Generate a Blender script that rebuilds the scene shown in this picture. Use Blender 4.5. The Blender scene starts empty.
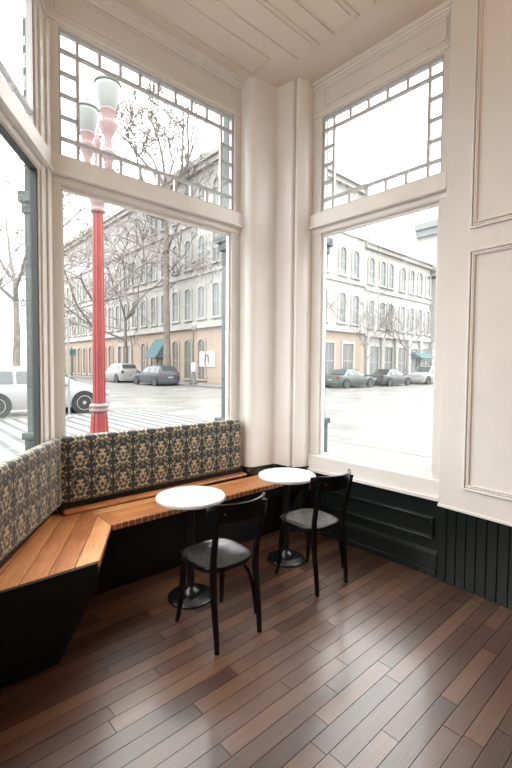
import bpy, bmesh, math, random
from math import sin, cos, pi, radians, atan2, hypot, sqrt
from mathutils import Vector, Matrix

random.seed(7)
SC = bpy.context.scene
COL = SC.collection

# ------------------------------------------------------------------ helpers
class MB:
    def __init__(s):
        s.v = []; s.f = []; s.mi = []; s.tone = []
    def add(s, vs, fs, mi=0, tone=0.5):
        b = len(s.v); s.v += [tuple(p) for p in vs]
        for f in fs:
            s.f.append(tuple(b + i for i in f)); s.mi.append(mi); s.tone.append(tone)
    def box(s, x, y, z, T=None, mi=0, tone=0.5):
        T = T or (lambda a, b, c: (a, b, c))
        vs = [T(a, b, c) for c in z for b in y for a in x]
        s.add(vs, [(0, 2, 3, 1), (4, 5, 7, 6), (0, 1, 5, 4), (2, 6, 7, 3), (0, 4, 6, 2), (1, 3, 7, 5)], mi, tone)
    def prism(s, poly, z0, z1, mi=0, tone=0.5, T=None):
        T = T or (lambda a, b, c: (a, b, c)); n = len(poly)
        vs = [T(p[0], p[1], z0) for p in poly] + [T(p[0], p[1], z1) for p in poly]
        s.add(vs, [tuple(range(n - 1, -1, -1)), tuple(range(n, 2 * n))] + [(i, (i + 1) % n, n + (i + 1) % n, n + i) for i in range(n)], mi, tone)
    def slab(s, q, nrm, mi=0):
        q = [Vector(p) for p in q]; n = Vector(nrm); k = len(q)
        vs = q + [p + n for p in q]
        s.add(vs, [tuple(range(k)), tuple(range(2 * k - 1, k - 1, -1))] + [(i, k + i, k + (i + 1) % k, (i + 1) % k) for i in range(k)], mi)
    def tube(s, pts, rad, n=8, flat=None, cap=True, mi=0):
        pts = [Vector(p) for p in pts]
        if not isinstance(rad, (list, tuple)): rad = [rad] * len(pts)
        up = None; vs = []
        for i, p in enumerate(pts):
            d = (pts[min(i + 1, len(pts) - 1)] - pts[max(i - 1, 0)]).normalized()
            if up is None:
                up = Vector((1, 0, 0)) if abs(d.z) > .6 else Vector((0, 0, 1))
            a = (up - d * up.dot(d)).normalized(); b = d.cross(a); up = a
            fa, fb = flat or (1, 1)
            for k in range(n):
                t = 2 * pi * k / n
                vs.append(p + a * (cos(t) * rad[i] * fa) + b * (sin(t) * rad[i] * fb))
        fs = []
        for i in range(len(pts) - 1):
            for k in range(n):
                fs.append((i * n + k, i * n + (k + 1) % n, (i + 1) * n + (k + 1) % n, (i + 1) * n + k))
        if cap:
            fs.append(tuple(range(n - 1, -1, -1))); m = (len(pts) - 1) * n; fs.append(tuple(range(m, m + n)))
        s.add(vs, fs, mi)
    def lathe(s, prof, c=(0, 0), n=32, T=None, mi=0, mod=None):
        T = T or (lambda a, b, cc: (a, b, cc)); vs = []; fs = []
        for (r, z) in prof:
            for k in range(n):
                t = 2 * pi * k / n; rr = r * (mod(k) if mod else 1)
                vs.append(T(c[0] + rr * cos(t), c[1] + rr * sin(t), z))
        for i in range(len(prof) - 1):
            for k in range(n):
                fs.append((i * n + k, i * n + (k + 1) % n, (i + 1) * n + (k + 1) % n, (i + 1) * n + k))
        if prof[0][0] > 1e-6: fs.append(tuple(range(n - 1, -1, -1)))
        if prof[-1][0] > 1e-6: m = (len(prof) - 1) * n; fs.append(tuple(range(m, m + n)))
        s.add(vs, fs, mi)
    def build(s, name, mat, parent=None, pw=None, smooth=False, bevel=0, seg=2, uv=None, angle=35, kind=None):
        me = bpy.data.meshes.new(name)
        me.from_pydata(s.v, [], s.f)
        mats = mat if isinstance(mat, (list, tuple)) else [mat]
        for m in mats: me.materials.append(m)
        for p, i in zip(me.polygons, s.mi): p.material_index = i
        bm = bmesh.new(); bm.from_mesh(me)
        bmesh.ops.recalc_face_normals(bm, faces=bm.faces); bm.to_mesh(me); bm.free()
        if len(set(s.tone)) > 1:
            at = me.attributes.new('tone', 'FLOAT', 'FACE')
            for i, t in enumerate(s.tone): at.data[i].value = t
        if uv:
            ul = me.uv_layers.new(name='UVMap')
            for p in me.polygons:
                for li in p.loop_indices:
                    ul.data[li].uv = uv(me.vertices[me.loops[li].vertex_index].co, p)
        if smooth:
            for p in me.polygons: p.use_smooth = True
            me.set_sharp_from_angle(angle=radians(angle))
        o = bpy.data.objects.new(name, me); COL.objects.link(o)
        if bevel:
            b = o.modifiers.new('Bevel', 'BEVEL'); b.width = bevel; b.segments = seg; b.limit_method = 'ANGLE'; b.angle_limit = radians(40)
        if parent is not None:
            o.parent = parent
            o.matrix_parent_inverse = Matrix(parent['_mw']).inverted() if '_mw' in parent else Matrix.Identity(4)
        if kind: o['kind'] = kind
        return o

def tag(o, label, cat, group=None, kind=None):
    o['label'] = label; o['category'] = cat
    if group: o['group'] = group
    if kind: o['kind'] = kind
    return o

MW = {}
def thing(name, label, cat, loc=(0, 0, 0), rz=0, group=None, kind=None):
    o = bpy.data.objects.new(name, None); COL.objects.link(o)
    o.location = loc; o.rotation_euler = (0, 0, rz); o.empty_display_size = .1
    MW[o.name] = Matrix.Translation(Vector(loc)) @ Matrix.Rotation(rz, 4, 'Z')
    return tag(o, label, cat, group, kind)

def part(mb, name, mat, root, world=True, **k):
    """a part; world=True: its points are world points, else local to the thing"""
    o = mb.build(name, mat, None, **k)
    o.parent = root
    if world and root.name in MW: o.matrix_parent_inverse = MW[root.name].inverted()
    return o

def dup(root, loc, rz, label, group=None):
    r = root.copy(); COL.objects.link(r); r.location = loc; r.rotation_euler = (0, 0, rz)
    MW[r.name] = Matrix.Translation(Vector(loc)) @ Matrix.Rotation(rz, 4, 'Z')
    r['label'] = label
    if group: r['group'] = group
    for ch in list(root.children):
        c = ch.copy(); COL.objects.link(c); c.parent = r
        for g in list(ch.children):
            d = g.copy(); COL.objects.link(d); d.parent = c
    return r

# ------------------------------------------------------------------ materials
def mat(name, col, rough=.5, spec=.5, metal=0, bump=None, var=None, coat=0, emit=None):
    m = bpy.data.materials.new(name); m.use_nodes = True
    nt = m.node_tree; N = nt.nodes; L = nt.links; b = N['Principled BSDF']
    b.inputs['Base Color'].default_value = (*col, 1); b.inputs['Roughness'].default_value = rough
    b.inputs['Specular IOR Level'].default_value = spec; b.inputs['Metallic'].default_value = metal
    if coat: b.inputs['Coat Weight'].default_value = coat; b.inputs['Coat Roughness'].default_value = .12
    tc = N.new('ShaderNodeTexCoord')
    if var:
        sc, amt = var
        n = N.new('ShaderNodeTexNoise'); n.inputs['Scale'].default_value = sc; n.inputs['Detail'].default_value = 6
        L.new(tc.outputs['Object'], n.inputs['Vector'])
        r = N.new('ShaderNodeMapRange'); r.inputs[1].default_value = .3; r.inputs[2].default_value = .7
        r.inputs[3].default_value = 1 - amt; r.inputs[4].default_value = 1 + amt
        L.new(n.outputs['Fac'], r.inputs[0])
        mx = N.new('ShaderNodeMix'); mx.data_type = 'RGBA'; mx.blend_type = 'MULTIPLY'; mx.inputs[0].default_value = 1
        mx.inputs[6].default_value = (*col, 1); L.new(r.outputs[0], mx.inputs[7]); L.new(mx.outputs[2], b.inputs['Base Color'])
    if bump:
        sc, st = bump
        n2 = N.new('ShaderNodeTexNoise'); n2.inputs['Scale'].default_value = sc; n2.inputs['Detail'].default_value = 5
        L.new(tc.outputs['Object'], n2.inputs['Vector'])
        bp = N.new('ShaderNodeBump'); bp.inputs['Strength'].default_value = st; bp.inputs['Distance'].default_value = .01
        L.new(n2.outputs['Fac'], bp.inputs['Height']); L.new(bp.outputs['Normal'], b.inputs['Normal'])
    return m

def math_node(N, L, op, a, b=None, c=None):
    n = N.new('ShaderNodeMath'); n.operation = op
    for i, x in enumerate((a, b, c)):
        if x is None: continue
        if isinstance(x, (int, float)): n.inputs[i].default_value = x
        else: L.new(x, n.inputs[i])
    return n.outputs[0]

def ramp(N, L, fac, stops, interp='LINEAR'):
    r = N.new('ShaderNodeValToRGB'); r.color_ramp.interpolation = interp
    e = r.color_ramp.elements
    while len(e) < len(stops): e.new(.5)
    for i, (p, c) in enumerate(stops): e[i].position = p; e[i].color = (*c, 1)
    L.new(fac, r.inputs[0]); return r.outputs[0]

def wood(name, stops, rough, roughvar=.08, streak=(1.3, 26), coat=0, spec=.5, knot=.5, tonew=.62, bump=.12, stains=False):
    """long-grained boards; UV runs along / across each board, the face attribute 'tone' tells the boards apart"""
    m = bpy.data.materials.new(name); m.use_nodes = True
    nt = m.node_tree; N = nt.nodes; L = nt.links; b = N['Principled BSDF']
    uv = N.new('ShaderNodeUVMap'); mp = N.new('ShaderNodeMapping'); mp.inputs['Scale'].default_value = (streak[0], streak[1], 1)
    L.new(uv.outputs[0], mp.inputs[0])
    n = N.new('ShaderNodeTexNoise'); n.inputs['Scale'].default_value = 2.2; n.inputs['Detail'].default_value = 8; n.inputs['Roughness'].default_value = .65; n.inputs['Distortion'].default_value = knot
    L.new(mp.outputs[0], n.inputs['Vector'])
    at = N.new('ShaderNodeAttribute'); at.attribute_name = 'tone'
    f = math_node(N, L, 'ADD', math_node(N, L, 'MULTIPLY', at.outputs['Fac'], tonew), math_node(N, L, 'MULTIPLY', n.outputs['Fac'], 1 - tonew))
    # broad worn patches
    tc = N.new('ShaderNodeTexCoord'); nb = N.new('ShaderNodeTexNoise'); nb.inputs['Scale'].default_value = 1.7; nb.inputs['Detail'].default_value = 4
    L.new(tc.outputs['Object'], nb.inputs['Vector'])
    f = math_node(N, L, 'ADD', f, math_node(N, L, 'MULTIPLY_ADD', nb.outputs['Fac'], .5, -.25))
    if stains:      # old dark marks soaked into the boards
        ns = N.new('ShaderNodeTexNoise'); ns.inputs['Scale'].default_value = 2.6; ns.inputs['Detail'].default_value = 7; ns.inputs['Roughness'].default_value = .7
        L.new(tc.outputs['Object'], ns.inputs['Vector'])
        sr = N.new('ShaderNodeMapRange'); sr.inputs[1].default_value = .60; sr.inputs[2].default_value = .70; sr.inputs[3].default_value = 0; sr.inputs[4].default_value = .22
        L.new(ns.outputs['Fac'], sr.inputs[0]); f = math_node(N, L, 'SUBTRACT', f, sr.outputs[0])
    c = ramp(N, L, f, stops)
    L.new(c, b.inputs['Base Color'])
    r = math_node(N, L, 'MULTIPLY_ADD', n.outputs['Fac'], roughvar * 2, rough - roughvar)
    L.new(r, b.inputs['Roughness']); b.inputs['Specular IOR Level'].default_value = spec
    if coat: b.inputs['Coat Weight'].default_value = coat; b.inputs['Coat Roughness'].default_value = .16
    bp = N.new('ShaderNodeBump'); bp.inputs['Strength'].default_value = bump; bp.inputs['Distance'].default_value = .004
    L.new(n.outputs['Fac'], bp.inputs['Height']); L.new(bp.outputs[0], b.inputs['Normal'])
    return m

M = {}
M['wall'] = mat('cream_paint', (.69, .66, .62), .5, .35, bump=(9, .06), var=(2.5, .04))
M['trim'] = mat('white_gloss_paint', (.76, .73, .695), .34, .45, bump=(30, .03), var=(5, .03))
M['lead'] = mat('glazing_bar_paint', (.50, .50, .51), .45)
M['ceiling'] = mat('ceiling_paint', (.73, .635, .55), .6, .3, var=(3, .03))
M['bench_black'] = mat('black_bench_paint', (.0025, .003, .003), .45, .25)
M['dark'] = mat('green_black_paint', (.009, .0125, .012), .22, .5, bump=(25, .05))
M['gasket'] = mat('dark_gasket', (.03, .035, .035), .5)
M['black'] = mat('black_lacquer_wood', (.003, .0035, .004), .2, .32)
M['pad'] = mat('black_seat_leather', (.014, .015, .016), .16, .9, bump=(30, .02))
M['iron'] = mat('black_cast_iron', (.004, .0045, .005), .3, .5)
M['rosette'] = mat('embossed_cast_iron', (.004, .0045, .005), .26, .5, bump=(55, .55))
M['steel'] = mat('bolt_steel', (.5, .5, .5), .3, .5, 1)
M['marble'] = mat('white_marble', (.52, .515, .50), .22, .5, var=(9, .06))
M['marble_edge'] = M['marble']
M['floor'] = wood('oak_floor_boards', [(.20, (.014, .0055, .003)), (.38, (.038, .0145, .0075)), (.54, (.068, .028, .0145)), (.76, (.125, .062, .034))], .34, .13, streak=(1.1, 30), knot=1.5, tonew=.34, spec=.6, coat=.40, bump=.35, stains=True)
M['bench_wood'] = wood('reclaimed_fir_boards', [(.2, (.16, .05, .014)), (.40, (.36, .13, .042)), (.58, (.52, .225, .085)), (.8, (.66, .38, .19))], .34, .08, (1.6, 22), knot=1.9, tonew=.26, spec=.6, bump=.2)
M['void'] = mat('subfloor', (.006, .004, .003), .9, .1)
M['back'] = mat('room_wall_paint', (.30, .24, .19), .7, .2)

def edge_wood():
    m = bpy.data.materials.new('seat_edge_blocks'); m.use_nodes = True
    N = m.node_tree.nodes; L = m.node_tree.links; b = N['Principled BSDF']
    uv = N.new('ShaderNodeUVMap'); br = N.new('ShaderNodeTexBrick')
    br.inputs['Color1'].default_value = (.30, .115, .045, 1); br.inputs['Color2'].default_value = (.19, .065, .025, 1)
    br.inputs['Mortar'].default_value = (.55, .34, .2, 1); br.inputs['Scale'].default_value = 1
    br.inputs['Mortar Size'].default_value = .004; br.inputs['Brick Width'].default_value = .052; br.inputs['Row Height'].default_value = .2
    br.offset = 0
    L.new(uv.outputs[0], br.inputs['Vector']); L.new(br.outputs['Color'], b.inputs['Base Color']); b.inputs['Roughness'].default_value = .4
    return m
M['edge'] = edge_wood()

def fabric():
    m = bpy.data.materials.new('brocade_upholstery'); m.use_nodes = True
    N = m.node_tree.nodes; L = m.node_tree.links; b = N['Principled BSDF']
    uv = N.new('ShaderNodeUVMap'); sp = N.new('ShaderNodeSeparateXYZ'); L.new(uv.outputs[0], sp.inputs[0])
    P = .172; H = .215
    s, z = sp.outputs[0], sp.outputs[1]
    a = math_node(N, L, 'PINGPONG', s, P / 2)
    colid = math_node(N, L, 'FLOOR', math_node(N, L, 'DIVIDE', math_node(N, L, 'ADD', s, 0.0), P))
    zz = math_node(N, L, 'PINGPONG', z, H / 2)
    zl = math_node(N, L, 'MODULO', math_node(N, L, 'ADD', z, 10 * H), H)
    cx = N.new('ShaderNodeCombineXYZ'); L.new(a, cx.inputs[0]); L.new(zl, cx.inputs[1])
    n = N.new('ShaderNodeTexNoise'); n.inputs['Scale'].default_value = 42; n.inputs['Detail'].default_value = 3; n.inputs['Distortion'].default_value = .8
    L.new(cx.outputs[0], n.inputs['Vector'])
    vo = N.new('ShaderNodeTexVoronoi'); vo.inputs['Scale'].default_value = 58
    L.new(cx.outputs[0], vo.inputs['Vector'])
    # ornate medallion: ring in the column's centre
    dz = math_node(N, L, 'SUBTRACT', zl, H * .55)
    r = math_node(N, L, 'SQRT', math_node(N, L, 'ADD', math_node(N, L, 'MULTIPLY', a, a), math_node(N, L, 'MULTIPLY', math_node(N, L, 'MULTIPLY', dz, dz), .75)))
    ring = math_node(N, L, 'SINE', math_node(N, L, 'MULTIPLY', r, 190.0))
    near = math_node(N, L, 'LESS_THAN', r, .062)
    f = math_node(N, L, 'ADD', n.outputs['Fac'], math_node(N, L, 'MULTIPLY', math_node(N, L, 'MULTIPLY', ring, near), .045))
    n3 = N.new('ShaderNodeTexNoise'); n3.inputs['Scale'].default_value = 75; n3.inputs['Detail'].default_value = 2; L.new(uv.outputs[0], n3.inputs['Vector'])
    f = math_node(N, L, 'ADD', f, math_node(N, L, 'MULTIPLY_ADD', n3.outputs['Fac'], .30, -.15))
    f = math_node(N, L, 'ADD', f, math_node(N, L, 'MULTIPLY', near, .045))
    f = math_node(N, L, 'SUBTRACT', f, math_node(N, L, 'MULTIPLY', vo.outputs['Distance'], .10))
    # dark vertical vine between the medallion columns
    vine = math_node(N, L, 'GREATER_THAN', math_node(N, L, 'ADD', a, math_node(N, L, 'MULTIPLY', math_node(N, L, 'SINE', math_node(N, L, 'MULTIPLY', z, 2 * pi / H * 2)), .006)), P / 2 - .013)
    f = math_node(N, L, 'SUBTRACT', f, math_node(N, L, 'MULTIPLY', vine, .16))
    c = ramp(N, L, f, [(0, (.006, .008, .010)), (.40, (.014, .020, .024)), (.455, (.07, .095, .095)), (.485, (.17, .118, .055)), (.54, (.29, .215, .115)), (.62, (.47, .39, .27))], 'LINEAR')
    L.new(c, b.inputs['Base Color']); b.inputs['Roughness'].default_value = .56; b.inputs['Specular IOR Level'].default_value = .35
    b.inputs['Sheen Weight'].default_value = .2; b.inputs['Sheen Roughness'].default_value = .4
    bp = N.new('ShaderNodeBump'); bp.inputs['Strength'].default_value = .3; bp.inputs['Distance'].default_value = .004
    L.new(f, bp.inputs['Height']); L.new(bp.outputs[0], b.inputs['Normal'])
    return m
M['fabric'] = fabric()

def glass():
    m = bpy.data.materials.new('window_glass'); m.use_nodes = True
    N = m.node_tree.nodes; L = m.node_tree.links
    N.remove(N['Principled BSDF']); out = N['Material Output']
    t = N.new('ShaderNodeBsdfTransparent'); t.inputs[0].default_value = (.97, .985, .98, 1)
    g = N.new('ShaderNodeBsdfGlossy'); g.inputs['Roughness'].default_value = .02
    lw = N.new('ShaderNodeLayerWeight'); lw.inputs[0].default_value = .5
    fac = math_node(N, L, 'MULTIPLY_ADD', math_node(N, L, 'POWER', lw.outputs['Facing'], 5.0), .5, .02)
    mx = N.new('ShaderNodeMixShader'); L.new(fac, mx.inputs[0]); L.new(t.outputs[0], mx.inputs[1]); L.new(g.outputs[0], mx.inputs[2])
    L.new(mx.outputs[0], out.inputs[0]); return m
M['glass'] = glass()

# outdoors
M['stone'] = mat('pale_stone_wall', (0.2706, 0.2614, 0.2508), .8, .2, var=(.35, .06))
M['brickpale'] = mat('pale_brick_wall', (0.264, 0.231, 0.2112), .85, .2, var=(.5, .07))
M['peach'] = mat('peach_stucco', (0.2706, 0.2138, 0.1742), .85, .2, var=(.6, .06))
M['cornice'] = mat('cornice_stone', (0.2904, 0.2772, 0.264), .8, .2)
M['winframe'] = mat('window_surround', (0.297, 0.2838, 0.2706), .7, .2)
M['winpane'] = mat('facade_window_glass', (0.099, 0.1122, 0.1162), .15, .5)
M['darkpane'] = mat('shop_window_glass', (0.0792, 0.0818, 0.0792), .2, .5)
M['greendoor'] = mat('green_door_paint', (0.0528, 0.0766, 0.0713), .5)
M['teal'] = mat('teal_awning_canvas', (0.0594, 0.1056, 0.1135), .8, .2)
M['signwhite'] = mat('sign_white', (0.3432, 0.3432, 0.3432), .5)
M['signdark'] = mat('sign_dark', (0.03, 0.033, 0.034), .5)
M['bark'] = mat('pale_bark', (.14, .122, .108), .95, .1, var=(3, .25), bump=(12, .5))
M['twig'] = mat('bare_twigs', (.15, .135, .125), .95, .1)
M['red'] = mat('red_post_paint', (0.2178, 0.029, 0.029), .38, .5, var=(6, .1))
M['pink'] = mat('glare_paled_red_iron', (0.2244, 0.1478, 0.1478), .6, .3)  # red iron, its colour lightened to stand in for veiling glare near the sky
M['globe'] = mat('frosted_globe', (0.1782, 0.1874, 0.1822), .45, .4)
M['capiron'] = mat('globe_rim_iron', (0.0792, 0.0924, 0.0871), .5)
M['pilaster'] = mat('grey_green_cast_iron', (0.0528, 0.0686, 0.0686), .5, .4, var=(4, .15))
M['carwhite'] = mat('white_car_paint', (0.2185, 0.2219, 0.2254), .35, .4, coat=.15)
M['carblue'] = mat('slate_blue_car_paint', (0.0211, 0.0264, 0.037), .35, .4, coat=.15)
M['cargreen'] = mat('dark_green_car_paint', (0.0343, 0.0475, 0.0436), .35, .4, coat=.15)
M['cargrey'] = mat('charcoal_car_paint', (0.0396, 0.0462, 0.0488), .35, .4, coat=.15)
M['carsilver'] = mat('silver_car_paint', (0.1716, 0.1716, 0.169), .35, .4, coat=.15)
M['carglass'] = mat('car_glass', (0.03, 0.035, 0.037), .1, .6)
M['tyre'] = mat('tyre_rubber', (.02, .02, .02), .8, .2)
M['hub'] = mat('wheel_alloy', (0.16, 0.16, 0.165), .35, .5)
M['taillight'] = mat('red_tail_lamp', (0.1, 0.014, 0.014), .3)
M['headlight'] = mat('clear_head_lamp', (0.22, 0.22, 0.23), .15)
M['plate'] = mat('number_plate', (0.18, 0.18, 0.19), .5)
M['polegrey'] = mat('galvanised_pole', (0.14, 0.15, 0.155), .5, .4)
M['poledark'] = mat('dark_lamp_post', (0.035, 0.038, 0.038), .5)

def street_mat():
    m = bpy.data.materials.new('wet_paved_street'); m.use_nodes = True
    N = m.node_tree.nodes; L = m.node_tree.links; b = N['Principled BSDF']
    tc = N.new('ShaderNodeTexCoord'); mp = N.new('ShaderNodeMapping'); mp.inputs['Rotation'].default_value = (0, 0, radians(-42))
    L.new(tc.outputs['Object'], mp.inputs[0])
    br = N.new('ShaderNodeTexBrick'); br.inputs['Scale'].default_value = 1; br.inputs['Brick Width'].default_value = .9; br.inputs['Row Height'].default_value = .42
    br.inputs['Mortar Size'].default_value = .025
    br.inputs['Color1'].default_value = (.134, .131, .125, 1); br.inputs['Color2'].default_value = (.118, .115, .111, 1); br.inputs['Mortar'].default_value = (.088, .086, .083, 1)
    L.new(mp.outputs[0], br.inputs[0])
    n = N.new('ShaderNodeTexNoise'); n.inputs['Scale'].default_value = .7; n.inputs['Detail'].default_value = 5; L.new(tc.outputs['Object'], n.inputs[0])
    mx = N.new('ShaderNodeMix'); mx.data_type = 'RGBA'; mx.blend_type = 'MULTIPLY'; mx.inputs[0].default_value = .5
    L.new(br.outputs['Color'], mx.inputs[6]); L.new(ramp(N, L, n.outputs['Fac'], [(.3, (.75, .75, .75)), (.7, (1.1, 1.1, 1.1))]), mx.inputs[7])
    L.new(mx.outputs[2], b.inputs['Base Color'])
    L.new(math_node(N, L, 'MULTIPLY_ADD', n.outputs['Fac'], .5, .15), b.inputs['Roughness'])
    return m
M['street'] = street_mat()
M['sidewalk'] = mat('concrete_pavement', (.112, .110, .106), .7, .3, var=(1.5, .1))
M['kerb'] = mat('kerb_stone', (.105, .103, .10), .7, .3)
M['stripe'] = mat('crosswalk_bricks', (0.05, 0.053, 0.055), .5, .4, var=(3, .2))
M['crosswhite'] = mat('crosswalk_paint', (0.14, 0.14, 0.138), .6, .3, var=(3, .1))

# ------------------------------------------------------------------ wall frames (measured)
class FR:
    def __init__(s, o, d, n):
        l = hypot(*d); s.o = o; s.d = (d[0] / l, d[1] / l); l = hypot(*n); s.n = (n[0] / l, n[1] / l)
    def __call__(s, a, n, z):
        return (s.o[0] + s.d[0] * a + s.n[0] * n, s.o[1] + s.d[1] * a + s.n[1] * n, z)
    def xy(s, a, n): return s(a, n, 0)[:2]
A = FR((-1.545, 3.157), (.7431, .6691), (.6691, -.7431))
B = FR((.251, 4.758), (.6868, -.7268), (-.7268, -.6868))
C = FR((1.487, 3.382), (.616, -.788), (-.788, -.616))
D = FR((-1.545, 3.157), (.148, -.989), (.989, .148))
CZ = 4.60           # ceiling height
AEND, BEND = 1.86, 1.87
TH = .075            # wall thickness outwards

def UV(u, v, z=0): return (.7431 * u - .6691 * v, .6691 * u + .7431 * v, z)

# ------------------------------------------------------------------ floor
def clip(poly, planes):
    for (px, py, nx, ny) in planes:
        out = []
        for i in range(len(poly)):
            a, b = poly[i], poly[(i + 1) % len(poly)]
            da = (a[0] - px) * nx + (a[1] - py) * ny; db = (b[0] - px) * nx + (b[1] - py) * ny
            if da >= 0: out.append(a)
            if (da >= 0) != (db >= 0):
                t = da / (da - db); out.append((a[0] + (b[0] - a[0]) * t, a[1] + (b[1] - a[1]) * t))
        poly = out
        if len(poly) < 3: return []
    return poly
def plane_of(F, off=0):  # keep the room's side of wall F, off metres beyond its face
    p = F.xy(0, -off); return (p[0], p[1], F.n[0], F.n[1])
ROOM = [plane_of(A, .05), plane_of(B, .05), plane_of(C, .05), plane_of(D, .05), (0, -3.0, 0, 1)]

def boards(mb, origin, d, width, rows, span, lens, planes, z0, z1, gap, rng, uvs):
    """rows of boards along d from origin; each board one prism, its own tone and its own place in the grain"""
    nx, ny = d[1], -d[0]
    for r in range(rows[0], rows[1]):
        x = span[0] - rng.random() * lens[1]
        while x < span[1]:
            l = rng.uniform(*lens)
            q = []
            for (a, b) in ((x, r * width), (x + l - gap, r * width), (x + l - gap, (r + 1) * width - gap), (x, (r + 1) * width - gap)):
                q.append((origin[0] + d[0] * a + nx * b, origin[1] + d[1] * a + ny * b))
            x += l
            q = clip(q, planes)
            if len(q) < 3: continue
            f0 = len(mb.f); mb.prism(q, z0, z1, 0, rng.random())
            o = (rng.random() * 20, rng.random() * 20)
            for k in range(f0, len(mb.f)): uvs[k] = o
def board_uv(origin, d, uvs):
    nx, ny = d[1], -d[0]
    def f(co, p):
        o = uvs.get(p.index, (0, 0)); x, y = co[0] - origin[0], co[1] - origin[1]
        return (x * d[0] + y * d[1] + o[0], x * nx + y * ny + o[1] - co[2])
    return f

rng = random.Random(3); mb = MB(); uvs = {}
boards(mb, A.o, A.d, .0905, (-3, 74), (-4.6, 5.2), (.55, 1.5), ROOM, -.02, 0, .0032, rng, uvs)
fl = mb.build('floor', M['floor'], uv=board_uv(A.o, A.d, uvs))
tag(fl, 'worn dark brown hardwood plank floor of the cafe', 'floor', kind='structure')
mb = MB()
mb.prism([(-1.75, 3.2), (.25, 5.0), (1.75, 3.6), (5.6, -1.4), (5.6, -3.2), (-1.0, -3.2)], -.12, -.021)
tag(mb.build('floor_slab', M['void']), 'dark subfloor under the wooden planks', 'floor', kind='structure')

# ------------------------------------------------------------------ walls
def wall(name, F, s0, s1, openings, label, material, z0=.60, TH=TH):
    """a wall along F from s0 to s1 with rectangular openings (s, s, z, z) one above another"""
    mb = MB()
    ops = sorted(openings, key=lambda o: o[2])
    zc = z0
    for (a, b, z_0, z_1) in ops:
        mb.box((s0, s1), (-TH, 0), (zc, z_0), F)
        mb.box((s0, a), (-TH, 0), (z_0, z_1), F); mb.box((b, s1), (-TH, 0), (z_0, z_1), F)
        zc = z_1
    mb.box((s0, s1), (-TH, 0), (zc, CZ + .05), F)
    o = mb.build(name, material); tag(o, label, 'wall', kind='structure'); return o

WZ = (.81, 3.068); TZ = (3.285, 4.225)
A_op = [(.095, 1.735, *WZ), (.088, 1.768, *TZ)]
B_op = [(.58, 1.776, *WZ), (.57, 1.786, *TZ)]
D_op = [(.19, 2.3, *WZ), (.19, 2.3, *TZ)]
wall('wall_middle', A, -.03, AEND, A_op, 'white painted shopfront wall with the window behind the patterned bench back', M['wall'])
wall('wall_right', B, .40, BEND, B_op, 'white painted shopfront wall with the window over dark panels', M['wall'])
wall('wall_left', D, -.02, 6.3, D_op, 'white painted shopfront wall at the end of the bench', M['wall'], TH=.05)
# corner fill behind the pilasters
mb = MB(); mb.prism([A.xy(1.855, -.16), A.xy(1.855, -.002), (.24, 4.74), B.xy(.465, -.002), B.xy(.465, -.16), (.251, 5.02)], 0, CZ + .05)
tag(mb.build('wall_corner', M['wall']), 'corner of the shopfront behind the rounded pilasters', 'wall', kind='structure')

# rounded corner pilasters, one continuous profile
def rounded(pts, rad, k=6):
    out = []
    for i, p in enumerate(pts):
        r = rad.get(i, 0)
        if not r: out.append(p); continue
        a, b = Vector(pts[i - 1]), Vector(pts[i + 1]); c = Vector(p)
        da, db = (a - c).normalized(), (b - c).normalized()
        p0, p2 = c + da * r, c + db * r
        for j in range(k + 1):
            t = j / k; q = p0 * (1 - t) ** 2 + c * (2 * t * (1 - t)) + p2 * t * t
            out.append((q.x, q.y))
    return out
prof = [A.xy(1.845, -.05), A.xy(1.85, .03), A.xy(1.862, .155), (.204, 4.487), B.xy(.368, .205), B.xy(.372, .15), B.xy(.392, .15), B.xy(.395, .19), B.xy(.42, .185), B.xy(.468, .10), B.xy(.462, -.05)]
prof_r = rounded(prof, {2: .085, 3: .03, 4: .03, 8: .02, 9: .035})
mb = MB(); mb.prism(prof_r + [(.26, 4.80)], .68, CZ + .01)
tag(mb.build('trim_1', M['trim'], smooth=True, angle=30), 'tall white rounded corner pilasters between the two big windows', 'pilaster', kind='structure')
mb = MB()
prof_b = rounded([A.xy(1.835, -.05), A.xy(1.84, .04), A.xy(1.85, .168), (.204, 4.475), B.xy(.385, .215), B.xy(.48, .11), B.xy(.475, -.05)], {2: .085, 3: .03, 4: .03, 5: .03})
mb.prism(prof_b + [(.26, 4.80)], 0, .68)
tag(mb.build('baseboard_corner', M['dark'], smooth=True, angle=30), 'dark green-black plinth under the white corner pilasters', 'baseboard', kind='structure')

def trim(n, label, fn, material=None, bevel=.004):
    mb = MB(); fn(mb)
    o = mb.build('trim_%d' % n, material or M['trim'], bevel=bevel); tag(o, label, 'trim', kind='structure'); return o

def cornice(F, s0, s1, r0, r1, k=.7):
    def fn(mb):
        mb.box((s0, s1), (0, .014), (4.240, 4.262), F)
        mb.box((s0, s1), (0, .026 * k), (4.505, 4.53), F)
        mb.box((s0, s1), (0, .05 * k), (4.53, 4.56), F)
        mb.box((s0, s1), (0, .085 * k), (4.56, CZ), F)
        # panel moulding on the frieze
        for z in (4.315, 4.475): mb.box((r0, r1), (0, .012), (z, z + .012), F)
        for s in (r0, r1 - .012): mb.box((s, s + .012), (0, .012), (4.327, 4.475), F)
    return fn
trim(2, 'cornice and frieze moulding above the window behind the bench', cornice(A, -.0, 1.85, .06, 1.745))
trim(3, 'cornice and frieze moulding above the window over the dark panels', cornice(B, .46, BEND, .60, 1.80, .3))
trim(4, 'cornice and frieze moulding above the window at the bench end', cornice(D, .0, 3.2, .30, 2.6))
def rail(F, s0, s1):
    def fn(mb):
        mb.box((s0, s1), (0, .038), (3.150, 3.275), F)
        mb.box((s0, s1), (0, .056), (3.128, 3.150), F)
        mb.box((s0, s1), (0, .008), (3.078, 3.128), F)
    return fn
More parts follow.
